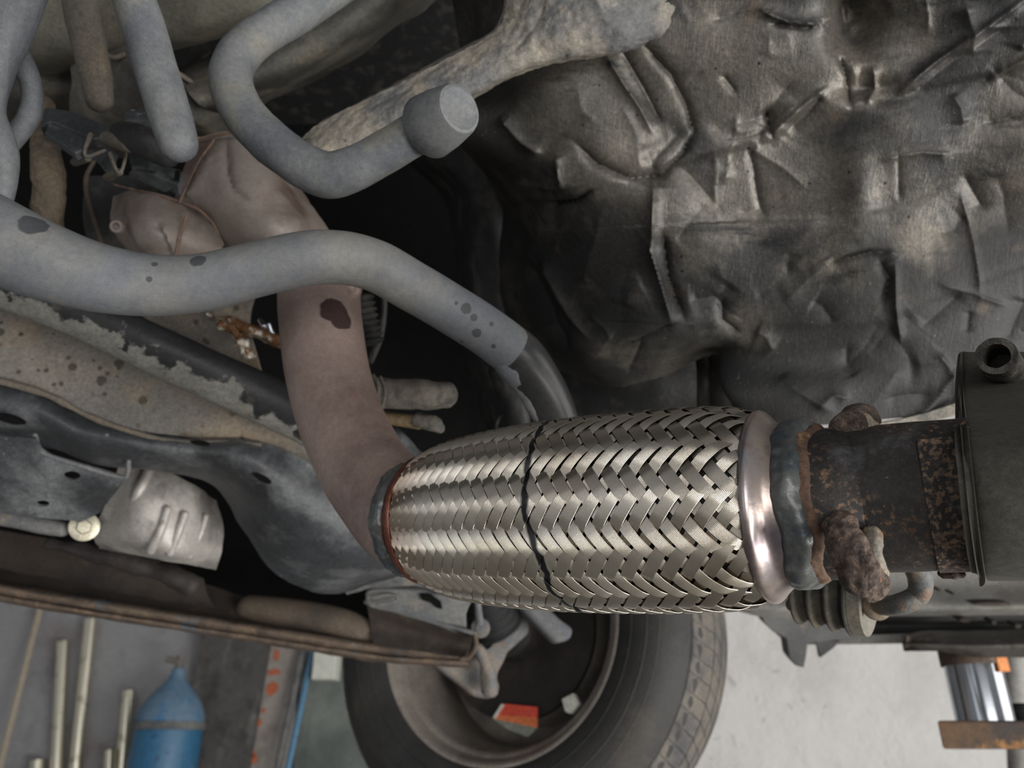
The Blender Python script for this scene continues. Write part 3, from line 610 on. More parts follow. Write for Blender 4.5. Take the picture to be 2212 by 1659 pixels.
o = tube('short_brown_tube', [(130, -160, .52, 36), (160, -40, .51, 36), (185, 60, .50, 35), (205, 150, .50, 34), (215, 215, .50, 30)], M['hookbrown'], noise=.0006, ns=50)
tag(o, 'slimmer brown dusty tube left of the thick hanging tube', 'tube')
o = tube('looped_tube', [(130, -190, .40, 55), (60, -60, .40, 54), (15, 60, .40, 50), (-20, 150, .40, 46), (-30, 240, .40, 38), (5, 330, .40, 32), (0, 420, .40, 28), (-40, 520, .40, 26)], M['hookdark'], n=36, noise=.0004, ns=60)
tag(o, 'blurred grey tube crossing the top left corner', 'tube')
o = tube('curved_hose', [(10, 70, .42, 26), (45, 130, .42, 24), (68, 190, .42, 21), (62, 250, .42, 22), (25, 300, .42, 24), (-20, 350, .42, 24)], M['hookdark'], n=32, noise=.0004, ns=60)
tag(o, 'curved grey hose looping round behind the corner tube', 'hose')
o = tube('dirt_caked_hose', [(88, 230, .56, 26), (95, 290, .55, 28), (100, 345, .545, 30), (103, 400, .545, 32), (104, 460, .55, 32), (106, 560, .56, 32)], M['hose'], noise=.002, ns=90)
tag(o, 'brown dirt caked vertical hose above the left end of the thick bar', 'hose')

# ---- black clip bracket
t = thing('clip_bracket', 'black wiring bracket with two open clips, upper left', 'bracket', P(230, 330, .48))
pl = Plane((100, 250, .50), (385, 380, .48), (240, 240, .51))
slab('rail_plate', pl, [(96, 230), (150, 238), (200, 258), (262, 276), (258, 300), (228, 296), (200, 300), (182, 292), (150, 278), (108, 262), (86, 274)], M['bracket'], t, thick=.008, bevel=.0012)
slab('rail_lip', Plane((100, 250, .488), (385, 380, .468), (240, 240, .50)), [(104, 264), (150, 280), (186, 300), (180, 322), (162, 330), (128, 306), (96, 286)], M['bracket'], t, thick=.006, bevel=.001)
slab('upper_plate', Plane((262, 232, .50), (345, 260, .49), (300, 300, .48)), [(268, 232), (330, 238), (352, 262), (350, 290), (300, 300), (264, 280)], M['bracket'], t, thick=.006, bevel=.001)
slab('channel_face', pl, [(270, 318), (296, 322), (332, 350), (392, 366), (384, 398), (330, 374), (284, 366)], M['bracket'], t, thick=.010, bevel=.0012)
slab('channel_floor', Plane((285, 370, .478), (385, 400, .472), (350, 412, .482)), [(280, 370), (330, 377), (384, 400), (356, 417), (322, 402), (276, 378)], M['bracket'], t, thick=.004, bevel=.0008)
slab('end_gap', Plane((376, 368, .468), (392, 372, .468), (380, 396, .470)), [(378, 368), (388, 367), (384, 392), (376, 388)], M['void'], t, thick=.002)
tubes_join('clip', [[(196, 292, .478, 6), (183, 325, .472, 4), (190, 338, .472, 4), (226, 325, .472, 4)], [(162, 350, .50, 9), (190, 342, .475, 8)]], M['hookbrown'], t, n=12)
tubes_join('clip', [[(238, 332, .474, 5), (252, 368, .47, 3.5), (262, 370, .47, 3.5), (270, 345, .472, 3.5), (272, 325, .474, 3.5)], [(232, 383, .50, 9), (258, 372, .474, 8)]], M['hookbrown'], t, n=12)
sheet('clip_back', [[(168, 330, .51), (225, 318, .50), (250, 335, .50)], [(150, 352, .52), (200, 345, .505), (235, 380, .505)]], M['bracket'], t, thick=.003)
tube('rubber_mount', [(262, 286, .47, 24), (290, 296, .455, 30), (330, 315, .45, 33), (362, 335, .45, 28)], M['arch'], t)
tube('mount_boot', [(232, 300, .475, 16), (262, 306, .462, 20), (280, 312, .455, 18)], M['hookbrown'], t)
o = sheet('dark_heat_plate', [[(185, 380, .62), (300, 380, .62), (420, 400, .62)], [(180, 480, .62), (260, 480, .63), (380, 480, .64)], [(215, 600, .63), (300, 620, .64), (420, 620, .66)]], M['arch'], thick=.003)
tag(o, 'near black plate left of the brown heat shield', 'plate')
tube('rolled_edge', [(205, 345, .605, 4), (186, 385, .605, 5), (190, 430, .605, 5), (212, 500, .605, 5), (240, 580, .60, 5)], M['tanpanel'], o, n=12)

# ---- brown catalyst heat shield
t = thing('catalyst_shield', 'pinkish brown pressed heat shield above the thick grey bar', 'heat shield', P(480, 430, .60))
sd = lambda px, py: ridge(px, py, [(488, 290), (492, 380), (502, 405), (540, 430)], -.006, 5)+ridge(px, py, [(470, 320), (420, 410), (390, 440)], .005, 16)+ridge(px, py, [(420, 360), (390, 430)], -.004, 8)+ridge(px, py, [(400, 450), (450, 470), (480, 540)], -.005, 8)+.010*np.exp(-(((px-600)/70)**2+((py-500)/40)**2))
sheet('upper_shell', [
 [(418, 300, .60), (500, 282, .59), (560, 325, .60), (640, 395, .64)],
 [(400, 350, .58), (500, 340, .565), (590, 380, .58), (668, 440, .63)],
 [(385, 400, .57), (490, 410, .55), (600, 450, .56), (700, 485, .62)],
 [(378, 445, .58), (480, 480, .56), (600, 510, .56), (725, 530, .61)],
 [(420, 500, .60), (500, 560, .59), (610, 590, .59), (740, 600, .62)]], M['shieldbrown'], t, thick=.0015, nu=14, nv=16, disp=sd, noise=.0012, ns=30)
ld = lambda px, py: ridge(px, py, [(270, 415), (290, 480), (310, 545)], .004, 12)+ridge(px, py, [(330, 470), (360, 530), (370, 560)], -.005, 8)+ridge(px, py, [(345, 480), (385, 560)], .004, 6)
sheet('lower_shell', [
 [(246, 425, .60), (300, 410, .57), (380, 430, .565), (440, 455, .58)],
 [(240, 470, .59), (310, 465, .55), (390, 480, .55), (470, 500, .57)],
 [(255, 510, .59), (320, 520, .55), (400, 535, .55), (485, 550, .57)],
 [(290, 560, .60), (340, 580, .57), (410, 590, .57), (500, 600, .59)]], M['shieldbrown'], t, thick=.0015, nu=12, nv=12, disp=ld, noise=.001, ns=40, seed=3)
tubes_join('seam', [[(420, 300, .588, 2.6), (470, 292, .58, 2.6), (503, 286, .575, 2.6)], [(462, 302, .575, 2.6), (430, 350, .568, 2.6), (405, 400, .563, 2.6), (388, 438, .56, 2.6)], [(250, 400, .58, 2.6), (300, 412, .567, 2.6), (360, 428, .562, 2.6), (420, 448, .560, 2.6), (458, 480, .558, 2.6), (482, 530, .559, 2.6)], [(404, 462, .548, 2.6), (388, 510, .545, 2.6), (378, 560, .55, 2.6)]], M['seam'], t, n=12, noise=.0006, ns=200)
b0 = P(256, 490, .56); lathe('bolt', b0, P(240, 486, .545)-b0, [(0, .005), (.004, .005), (.005, .0042), (.0052, .0025), (.002, .002), (.002, .0002)], M['shieldbrown'], t, n=18)

# ---- black wheel-arch curves in the middle
o = sheet('arch_liner', [
 [(880, 300, .86), (930, 300, .80), (985, 290, .76), (1030, 300, .74)],
 [(885, 350, .86), (940, 340, .79), (1010, 360, .76), (1090, 400, .75)],
 [(960, 440, .88), (990, 420, .80), (1050, 470, .77), (1110, 500, .78)],
 [(990, 600, .90), (1010, 570, .82), (1070, 590, .79), (1120, 620, .80)],
 [(1010, 800, .92), (1025, 740, .84), (1080, 740, .80), (1150, 760, .80)],
 [(1060, 950, .92), (1080, 900, .86), (1120, 900, .82), (1200, 900, .82)]], M['arch'], thick=.003, nu=10, nv=10, noise=.002, ns=30)
tag(o, 'black curved arch liner left of the crumpled shield', 'liner')
o = sheet('tunnel_wall', [
 [(1100, 760, .86), (1230, 800, .80), (1330, 815, .76), (1480, 770, .76), (1600, 800, .78)],
 [(1120, 860, .86), (1240, 870, .80), (1340, 870, .77), (1480, 860, .76), (1610, 880, .76)],
 [(1140, 1010, .88), (1260, 1010, .82), (1340, 1000, .80), (1480, 1000, .80), (1640, 1000, .80)]], M['arch'], thick=.003, noise=.002, ns=20)
tag(o, 'black tunnel wall behind the top of the braided pipe', 'panel')
t = tube('tunnel_rib', [(1515, 770, .72, 14), (1525, 810, .70, 20), (1530, 880, .70, 24), (1540, 990, .71, 26)], M['tunnel']); tag(t, 'narrow smooth black rib under the shield notch, left one', 'rib', 'black ribs in the shield notch')
t = tube('tunnel_rib', [(1552, 768, .72, 20), (1566, 810, .69, 34), (1580, 880, .68, 40), (1600, 990, .69, 44)], M['tunnel']); tag(t, 'wide smooth black rib under the shield notch, right one', 'rib', 'black ribs in the shield notch')
o = tube('dirty_clamp', [(1062, 790, .60, 14), (1085, 815, .585, 24), (1110, 850, .58, 24), (1125, 905, .585, 22)], M['arch'], noise=.003, ns=60); tag(o, 'dirty dark clamp behind the rear end of the thick bar', 'clamp')

# ---- clutter in the dark gap
t = thing('coolant_hose', 'pale grimy hose end sticking out right of the brown pipe', 'hose', P(890, 860, .56))
tube('hose_end', [(805, 850, .56, 34), (850, 853, .555, 34), (920, 855, .55, 34), (965, 853, .555, 28)], M['palehose'], t, noise=.0018, ns=70)
tubes_join('ridge', [[(806, 812, .545, 5), (818, 835, .54, 5), (812, 880, .54, 5)], [(822, 815, .545, 4), (832, 845, .54, 4), (826, 880, .54, 4)]], M['hookbrown'], t, n=10)
t = thing('tan_plug', 'tan plastic plug below the pale hose end', 'plug', P(870, 905, .57))
tube('body', [(790, 896, .58, 14), (850, 905, .575, 14), (905, 912, .57, 16)], M['tan'], t)
tube('cap', [(908, 910, .566, 19), (935, 916, .56, 18), (950, 926, .56, 12)], M['palehose'], t, noise=.001, ns=120)
o = tube('dirty_link', [(815, 930, .60, 22), (850, 945, .59, 24), (890, 985, .58, 18), (925, 1010, .58, 12)], M['arm'], noise=.001, ns=60); tag(o, 'dark dirty link below the tan plug', 'link')
o = tube('cable_loop', [(830, 625, .60, 7), (829, 680, .60, 7), (820, 730, .60, 8), (800, 780, .60, 8)], M['dark'], n=14); tag(o, 'thin black cable hanging beside the brown pipe', 'cable')
c0 = P(775, 640, .58); c1 = P(800, 745, .58); ax = c1-c0; Lb = np.linalg.norm(ax)
pr = []
for k in range(8): pr += [(Lb*k/8, .0085), (Lb*(k+.5)/8, .0112)]
o = lathe('ribbed_boot', c0, ax, pr+[(Lb, .008)], M['arch'], per=3, n=32); tag(o, 'black ribbed rubber boot right of the brown pipe top', 'boot')

# ---- cross members lower-left
o = tube('frame_rail', [(-200, 520, .56, 52), (-60, 590, .565, 52), (150, 668, .575, 52), (350, 762, .585, 53), (560, 858, .60, 54), (760, 950, .62, 56)], M['rail'], n=40, flat=.7, noise=.0006, ns=30)
tag(o, 'glossy black rounded rail with crusted dust under the thick bar', 'rail')
o = sheet('backing_plate', [[(240, 560, .66), (420, 580, .65), (560, 610, .65)], [(270, 660, .66), (440, 680, .645), (540, 700, .65)], [(330, 760, .68), (480, 780, .665), (570, 830, .67)]], M['plate'], thick=.003, noise=.001, ns=30)
tag(o, 'dusty brown plate with a ragged right edge behind the rail', 'plate')
t = thing('torn_insulation', 'torn orange and silver insulation scrap left of the brown pipe', 'insulation', P(540, 730, .63))
tube('scrap', [(450, 682, .635, 5), (485, 702, .63, 8), (510, 728, .63, 10), (530, 752, .63, 13), (545, 768, .63, 9)], M['torn'], t, noise=.004, ns=150, per=12)
tube('backing', [(490, 692, .645, 8), (545, 715, .645, 14), (610, 738, .65, 15)], M['torn'], t, noise=.002, ns=100)
o = tubes_join('silver_clip', [[(562, 692, .62, 6), (572, 705, .618, 8)], [(582, 700, .616, 5), (588, 718, .616, 6)]], M['chrome'], n=14); tag(o, 'tiny shiny metal clip against the brown pipe', 'clip')
o = sheet('dusty_plate', [
 [(-120, 560, .66), (100, 670, .66), (350, 790, .66), (560, 880, .67), (760, 960, .70)],
 [(-120, 680, .635), (100, 750, .64), (340, 860, .65), (560, 930, .66), (740, 1000, .69)],
 [(-120, 790, .625), (80, 842, .63), (260, 922, .64), (460, 952, .66), (690, 1010, .69)]], M['plate'], thick=.003, nu=10, nv=12, noise=.0012, ns=16)
tag(o, 'tan dusty plate with dark droplet spots, lower left', 'plate')
t = thing('subframe_arm', 'black scuffed subframe arm curving down behind the brown pipe', 'subframe', P(420, 980, .66))
sheet('web', [
 [(-120, 780, .64), (-120, 865, .625), (-120, 960, .66)],
 [(70, 832, .64), (80, 895, .625), (90, 965, .66)],
 [(180, 885, .645), (190, 945, .63), (200, 1000, .665)],
 [(370, 945, .65), (370, 975, .64), (360, 1020, .68)],
 [(560, 955, .66), (520, 1000, .645), (455, 1050, .70)],
 [(680, 1010, .68), (610, 1080, .66), (520, 1140, .72)],
 [(790, 1100, .70), (700, 1180, .69), (600, 1245, .75)],
 [(880, 1160, .74), (800, 1222, .74), (712, 1284, .80)],
 [(980, 1190, .80), (900, 1235, .80), (800, 1266, .86)]], M['arm'], t, thick=.003, nu=9, nv=12, noise=.0022, ns=28)
tube('pressed_edge', [(-120, 795, .62, 7), (80, 845, .625, 7), (180, 893, .632, 7), (270, 928, .637, 6), (370, 952, .645, 6), (470, 955, .652, 6), (560, 962, .658, 6)], M['hookbrown'], t, n=12, noise=.0008, ns=100)
for (x, y, rx, ry, rot, d) in [(18, 905, 34, 9, .28, .615), (565, 1033, 22, 6, .55, .646), (430, 957, 20, 5, .15, .638)]:
    slab('slot', Plane((x, y, d), (x+20, y+5, d), (x, y+20, d)), ell(x, y, rx, ry, 18, rot), M['void'], t, thick=.004)
t = thing('channel_bracket', 'black folded bracket with two round holes at the left edge', 'bracket', P(130, 1040, .66))
pl = Plane((0, 1040, .64), (260, 1060, .66), (100, 1110, .66))
slab('plate', pl, [(-120, 930), (75, 948), (88, 972), (110, 986), (262, 1030), (272, 1036), (215, 1108), (180, 1126), (120, 1122), (-120, 1096)], M['arm'], t, thick=.003, holes=[ell(155, 1028, 19, 10, 18), ell(92, 1088, 15, 7, 18)])
tube('folded_lip', [(76, 940, .632, 5), (84, 966, .634, 5), (104, 983, .636, 5), (180, 1008, .645, 5), (262, 1031, .655, 5), (276, 1020, .655, 5), (278, 996, .655, 5)], M['armgrey'], t, n=12)
t = thing('cast_mount', 'ribbed cast aluminium mount with a bolt, lower left', 'mount', P(350, 1120, .80))
sheet('casting', [
 [(262, 985, .74), (330, 1000, .74), (420, 1050, .76), (470, 1080, .80)],
 [(235, 1070, .73), (310, 1080, .72), (400, 1110, .74), (482, 1130, .79)],
 [(205, 1150, .74), (290, 1165, .72), (380, 1185, .73), (478, 1190, .78)],
 [(215, 1185, .77), (300, 1200, .75), (380, 1215, .75), (466, 1230, .79)]], M['cast'], t, thick=.006, noise=.002, ns=30)
for a in ([(362, 1100, .725, 9), (345, 1150, .718, 10), (325, 1190, .72, 10)], [(400, 1110, .735, 8), (385, 1150, .73, 9), (368, 1195, .73, 9)], [(445, 1115, .76, 7), (432, 1155, .755, 8), (408, 1200, .75, 9)], [(322, 1015, .735, 12), (300, 1060, .725, 12), (285, 1090, .725, 8)]):
    tube('rib', a, M['cast'], t, n=14)
b0 = P(182, 1138, .70); bx = P(172, 1138, .60)-b0
lathe('washer', b0, bx, [(0, .0125), (.003, .0125), (.0035, .011), (.0035, .004)], M['zinc'], t, n=28)
hexbolt('bolt', b0, bx, .0068, .009, M['zinc'], t)
o = tube('tie_rod', [(-140, 1098, .70, 17), (20, 1120, .70, 18), (90, 1135, .70, 18), (135, 1143, .70, 16)], M['armgrey'], n=20); tag(o, 'thin grey rod below the black folded bracket', 'rod')
o = sheet('undertray', [[(-150, 1120, .98), (150, 1170, .97), (320, 1205, .96), (440, 1250, .96)], [(-150, 1170, .95), (150, 1215, .95), (330, 1250, .95), (450, 1290, .95)], [(-150, 1225, .93), (150, 1282, .93), (330, 1312, .94), (480, 1338, .95)]], M['darkbrown'], thick=.003, noise=.003, ns=14)
tag(o, 'dark brown sooty undertray above the rusty beam', 'undertray')
o = tube('engine_block_foot', [(110, 1175, .84, 14), (220, 1198, .84, 17), (330, 1228, .84, 19), (410, 1262, .84, 22)], M['disc'], noise=.003, ns=50); tag(o, 'black oily casting foot under the cast mount', 'casting')

# ---- rusty beam along the lower edge
t = thing('rusty_beam', 'long rusty beam edge slanting across the lower left', 'beam', P(500, 1350, .92))
def along(p0, rows):   # rows of offsets (dy, dd) along the beam's path
    return [[(x, y+dy, d+dd) for (x, y, d) in p0] for dy, dd in rows]
BP = [(-160, 1236, .86), (0, 1266, .87), (220, 1302, .88), (430, 1335, .90), (640, 1368, .92), (830, 1396, .94), (1012, 1408, .96)]
sheet('upper_lip', along(BP, [(-8, .02), (-4, -.002), (8, -.010), (18, -.002), (20, .02)]), M['rustbeam'], t, thick=.002, nu=4, nv=8, noise=.001, ns=70)
sheet('lower_lip', along(BP, [(17, .004), (21, -.006), (30, -.006), (35, .012)]), M['rustbeam'], t, thick=.002, nu=4, nv=8, noise=.001, ns=70, seed=4)
sheet('web', [[(-150, 1150, .99), (400, 1250, .99), (560, 1300, .99), (800, 1352, .98), (1012, 1385, .98)], [(-150, 1236, .90), (420, 1330, .93), (600, 1360, .95), (830, 1396, .96), (1012, 1408, .975)]], M['darkbrown'], t, thick=.002, noise=.002, ns=20)
o = tube('inner_duct', [(540, 1318, .97, 32), (640, 1328, .96, 32), (740, 1348, .955, 32), (800, 1372, .96, 26)], M['tanpanel']); tag(o, 'rounded tan duct lying behind the rusty beam', 'duct')
t = thing('beam_channel', 'dark open channel at the right end of the rusty beam', 'channel', P(910, 1370, .93))
sheet('channel_web', [[(792, 1306, .93), (880, 1332, .925), (960, 1352, .92), (1022, 1368, .915)], [(800, 1345, .945), (880, 1362, .945), (950, 1380, .94), (1016, 1395, .935)], [(806, 1392, .935), (880, 1402, .935), (950, 1412, .93), (1004, 1418, .925)]], M['darkbrown'], t, thick=.003, noise=.001, ns=60)
tube('top_edge', [(790, 1300, .928, 5), (880, 1328, .92, 4), (960, 1350, .916, 4), (1026, 1368, .91, 5)], M['armgrey'], t, n=12)
tube('end_edge', [(1026, 1368, .91, 5), (1028, 1395, .91, 5), (1014, 1418, .915, 6), (996, 1424, .915, 6)], M['rustbeam'], t, n=12)

# ---- suspension near the wheel
o = sheet('control_arm', [
 [(700, 1240, .93), (790, 1190, .92), (900, 1180, .91), (1000, 1250, .92), (1060, 1280, .95)],
 [(730, 1262, .88), (820, 1235, .88), (900, 1228, .88), (990, 1260, .89), (1030, 1290, .93)],
 [(750, 1285, .90), (830, 1268, .89), (900, 1266, .89), (970, 1290, .90), (1010, 1310, .93)]], M['armgrey'], thick=.004, noise=.003, ns=24)
tag(o, 'dusty grey lower control arm under the front end of the braid', 'control arm')
slab('slot', Plane((820, 1247, .862), (840, 1249, .862), (820, 1267, .862)), ell(820, 1247, 21, 7, 18, .1), M['darkbrown'], o, thick=.004)
pl = Plane((800, 1290, .905), (1000, 1330, .915), (900, 1400, .93))
o = slab('arm_plate', pl, [(789, 1292), (796, 1277), (850, 1275), (905, 1278), (940, 1285), (975, 1268), (1012, 1262), (1022, 1290), (1006, 1330), (1004, 1372), (950, 1356), (880, 1332), (800, 1314)], M['armgrey'], thick=.012, bevel=.003, curve=3, smooth=True)
tag(o, 'pale stamped arm plate above the dark channel, with a black slot', 'arm plate')
slab('slot', Plane((800, 1290, .901), (1000, 1330, .911), (900, 1400, .926)), [(908, 1284), (930, 1286), (952, 1302), (955, 1316), (944, 1314), (930, 1302), (910, 1296)], M['void'], o, thick=.003)
tube('pressed_rim', [(805, 1292, .898, 3), (830, 1285, .898, 3), (858, 1288, .898, 3), (850, 1300, .898, 3), (815, 1306, .898, 3)], M['armgrey'], o, n=10)
c0 = P(1040, 1270, .98); c1 = P(1075, 1360, 1.0); ax = c1-c0; Lb = np.linalg.norm(ax); pr = []
for k in range(6): pr += [(Lb*k/6, .020+.002*k), (Lb*(k+.5)/6, .0245+.002*k)]
o = lathe('drive_shaft_boot', c0, ax, pr+[(Lb, .02)], M['boot'], per=3, n=36); tag(o, 'black ribbed drive shaft boot left of the wheel knuckle', 'boot')
t = thing('link_pin', 'thin grey pin with round pinkish nut in front of the boot', 'pin', P(1035, 1350, .93))
tube('stem', [(1030, 1250, .93, 7), (1032, 1300, .925, 7), (1036, 1345, .92, 9)], M['armgrey'], t, n=14)
nc = P(1038, 1357, .92); lathe('nut', nc, CAM-nc, [(-.006, .0100), (-.002, .0112), (.001, .0110), (.002, .0085), (.002, .006), (.004, .0055), (.0042, .001)], M['knuckle'], t, n=24)

# ---- wheel
def wheel():
    c = P(1073, 1347, 1.155); ph = math.radians(27)
    n = np.array([-math.sin(ph), -math.cos(ph), 0.05]); n /= np.linalg.norm(n)      # inner face looks at the camera
    t = thing('front_wheel', 'dusty black tyre on a grey wheel rim, seen from its inner side', 'wheel', c+np.array([0, 0, -.305]))
    sc = lambda q: q*(.93+.07*min(max((q-.2)/.1, 0), 1))
    L = lambda name, pr, m, par, **k: lathe(name, c, n, [(a, sc(q)) for a, q in pr], m, par, n=k.pop('n', 128), up0=(0, 0, 1), cap=False, **k)
    R = .309
    # sidewalls and shoulder; axis positive = towards the camera
    ty = L('tyre', [(-.185, .195), (-.195, .23), (-.188, .268), (-.165, .293), (-.150, .297), (-.10, .301), (-.05, .299), (-.022, .293), (-.004, .283), (.012, .270), (.020, .255), (.021, .235), (.013, .212), (.004, .203), (-.008, .198)], M['rubber'], t, per=3)
    for (a, r) in [(.0215, .245), (.0185, .225), (.0185, .259)]:
        L('sidewall_line', [(a-.002, r-.0025), (a+.0006, r), (a-.002, r+.0025)], M['rubber'], ty, per=2)
    # tread: five ribs divided by grooves, cross cuts between blocks
    u = np.array([0, 0, 1.0]); u -= n*(u@n); u /= np.linalg.norm(u); w = np.cross(n, u)
    bands = [(-.172, -.148), (-.143, -.118), (-.114, -.090), (-.087, -.061), (-.058, -.012)]; NB = 84; crown = lambda a: R-.0018-.020*abs((a+.095)/.085)**2.4
    for bi, (a0, a1) in enumerate(bands):
        V = []; Fc = []; k0 = 0
        for k in range(NB):
            t0 = 2*math.pi*(k+.03)/NB; t1 = 2*math.pi*(k+.97)/NB; sh = .035*(bi % 2)
            for rr in (-.009, 0):
                for aa, sk in ((a0, 0), (a1, .035)):
                    for th in (t0+sh+sk, t1+sh+sk):
                        V.append(c+n*aa+(u*math.cos(th)+w*math.sin(th))*(crown(aa)+rr))
            Fc += [tuple(x+k0 for x in q) for q in ((4, 5, 7, 6), (0, 1, 5, 4), (2, 3, 7, 6), (0, 2, 6, 4), (1, 3, 7, 5))]; k0 += 8
        o = mk('tread_band', np.array(V), Fc, M['tread'], ty, smooth=False); o['kind'] = 'stuff'
    L('rim', [(-.17, .19), (-.15, .176), (-.10, .170), (-.06, .172), (-.03, .180), (-.012, .186), (-.006, .1985), (0, .204), (.006, .2065), (.009, .204), (.006, .199), (-.004, .194), (-.012, .190)][::-1], M['rim'], t, per=3)
    sp_ = L('wheel_face', [(-.145, .175), (-.15, .14), (-.12, .10), (-.115, .05), (-.115, .002)], M['rim'], t, per=2)
    d = L('brake_disc', [(-.075, .135), (-.072, .138), (-.065, .137), (-.060, .12), (-.058, .06), (-.058, .002)], M['disc'], t)
    L('hub', [(-.06, .05), (-.03, .047), (-.02, .03), (-.02, .002)], M['disc'], t)
    # balance weight and label sticker lying on the rim barrel
    def patch(name, px, m, deep, rim_r=.1925, th=.003):
        pass
    return c, n, u, w, t
WC, WN, WU, WWv, WT = wheel()
def wplane(a, up=0.0):                       # plane parallel to the wheel, a metres towards the camera
    pl = Plane.__new__(Plane); pl.o = WC+WN*a; pl.n = WN; return pl
o = slab('white_weight', wplane(-.012), [(1212, 1510), (1238, 1496), (1250, 1520), (1232, 1542), (1220, 1538)], M['white'], thick=.012, bevel=.002)
tag(o, 'small white balance weight clipped inside the wheel rim', 'balance weight')
t = thing('red_label', 'red and orange paper label inside the wheel rim', 'label', wplane(-.045).at(1110, 1550))
slab('red_panel', wplane(-.045), [(1088, 1520), (1160, 1527), (1160, 1550), (1074, 1545)], M['red'], t, thick=.004)
slab('orange_panel', wplane(-.045), [(1074, 1545), (1160, 1550), (1160, 1572), (1064, 1552)], M['orange2'], t, thick=.004)
slab('grey_panel', wplane(-.045), [(1064, 1552), (1160, 1572), (1140, 1592), (1095, 1575)], M['labelgrey'], t, thick=.004)
slab('white_edge', wplane(-.043), [(1064, 1550), (1083, 1520), (1089, 1522), (1070, 1552)], M['white'], t, thick=.004)
t = thing('knuckle', 'dirty metal steering knuckle and caliper arm in front of the wheel', 'knuckle', P(1080, 1400, 1.03))
kp = Plane((930, 1420, .98), (1140, 1350, 1.03), (1060, 1510, .99))
slab('fork', kp, [(905, 1405), (1026, 1423), (1030, 1378), (1058, 1372), (1093, 1328), (1144, 1338), (1146, 1368), (1099, 1410), (1090, 1431), (1074, 1461), (1084, 1489), (1061, 1512), (1022, 1506), (1008, 1490), (930, 1432)], M['knuckle'], t, thick=.035, bevel=.008, smooth=True)
slab('slot', Plane((930, 1420, .974), (1140, 1350, 1.024), (1060, 1510, .984)), ell(1058, 1389, 8, 17, 14, .6), M['void'], t, thick=.004)
tube('fork_ridge', [(1030, 1400, .968, 12), (1052, 1440, .968, 16), (1058, 1490, .968, 18)], M['knuckle'], t, noise=.002, ns=60)
kq = Plane((1120, 1300, .99), (1240, 1370, .99), (1200, 1300, 1.0))
slab('flange_disc', kq, ell(1158, 1290, 84, 24, 28), M['armgrey'], t, thick=.02, bevel=.004, smooth=True)
slab('side_lug', kq, [(1112, 1300), (1169, 1296), (1213, 1338), (1242, 1358), (1234, 1382), (1202, 1390), (1186, 1374)], M['armgrey'], t, thick=.03, bevel=.008, smooth=True)

# ---- right side: sill, jacking brackets, lift
t = thing('body_sill', 'pale dusty box sill of the car body at lower right', 'sill', P(1900, 1290, 1.15))
sheet('sill_face', [
 [(1380, 1190, 1.30), (1700, 1200, 1.24), (2000, 1200, 1.2), (2400, 1200, 1.15)],
 [(1440, 1240, 1.28), (1700, 1262, 1.22), (2000, 1262, 1.18), (2400, 1262, 1.12)],
 [(1500, 1290, 1.24), (1700, 1312, 1.18), (2000, 1310, 1.14), (2400, 1308, 1.08)],
 [(1560, 1312, 1.24), (1700, 1338, 1.2), (2000, 1330, 1.16), (2400, 1330, 1.1)]], M['sill'], t, thick=.003, noise=.0015, ns=8)
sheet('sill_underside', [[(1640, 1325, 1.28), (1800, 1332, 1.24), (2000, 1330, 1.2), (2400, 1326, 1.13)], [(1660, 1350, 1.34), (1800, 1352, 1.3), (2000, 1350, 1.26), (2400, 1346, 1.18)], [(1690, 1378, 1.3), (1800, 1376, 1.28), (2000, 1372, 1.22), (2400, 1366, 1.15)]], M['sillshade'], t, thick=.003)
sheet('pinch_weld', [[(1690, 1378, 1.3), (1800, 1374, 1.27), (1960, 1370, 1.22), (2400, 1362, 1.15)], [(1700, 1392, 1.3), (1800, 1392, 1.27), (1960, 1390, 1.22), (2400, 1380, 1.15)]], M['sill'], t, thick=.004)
for (x, y, rx, ry, d, dk) in [(2145, 1306, 42, 4, 1.085, 1), (2085, 1340, 12, 5, 1.16, 0), (2148, 1345, 5, 5, 1.15, 0), (2200, 1353, 7, 5, 1.14, 0), (1985, 1283, 9, 3, 1.155, 1), (2030, 1275, 4, 3, 1.15, 1), (2060, 1283, 3, 3, 1.15, 1)]:
    slab('slot', Plane((x, y, d-.025), (x+20, y, d-.025), (x, y+20, d-.025)), ell(x, y, rx, ry, 14), M['darkbrown'], t, thick=.02)
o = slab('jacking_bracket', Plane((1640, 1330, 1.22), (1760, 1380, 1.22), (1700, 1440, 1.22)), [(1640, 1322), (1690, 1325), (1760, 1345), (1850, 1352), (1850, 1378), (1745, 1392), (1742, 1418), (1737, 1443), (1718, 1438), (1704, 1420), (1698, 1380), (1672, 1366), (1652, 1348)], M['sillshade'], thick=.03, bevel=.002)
tag(o, 'grey pointed bracket hanging from the front end of the sill', 'bracket')
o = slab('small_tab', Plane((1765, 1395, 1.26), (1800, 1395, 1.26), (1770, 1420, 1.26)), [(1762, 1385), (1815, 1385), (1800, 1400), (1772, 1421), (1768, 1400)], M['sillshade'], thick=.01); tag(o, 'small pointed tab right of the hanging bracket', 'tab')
t = thing('lift_arm', 'worn steel lift arm with chrome post and rusty plate, lower right corner', 'car lift', P(2110, 1600, 1.08))
o = sheet('arm_plate', [[(1945, 1372, 1.16), (2000, 1362, 1.14), (2120, 1362, 1.10), (2400, 1350, 1.02)], [(1950, 1388, 1.10), (2020, 1390, 1.08), (2130, 1392, 1.05), (2400, 1385, 1.0)], [(1975, 1396, 1.10), (2060, 1412, 1.08), (2140, 1420, 1.06), (2400, 1420, 1.0)]], M['liftgrey'], t, thick=.012, noise=.001, ns=30)
pc = P(2112, 1490, 1.12); top = pc+np.array([0, 0, .075])
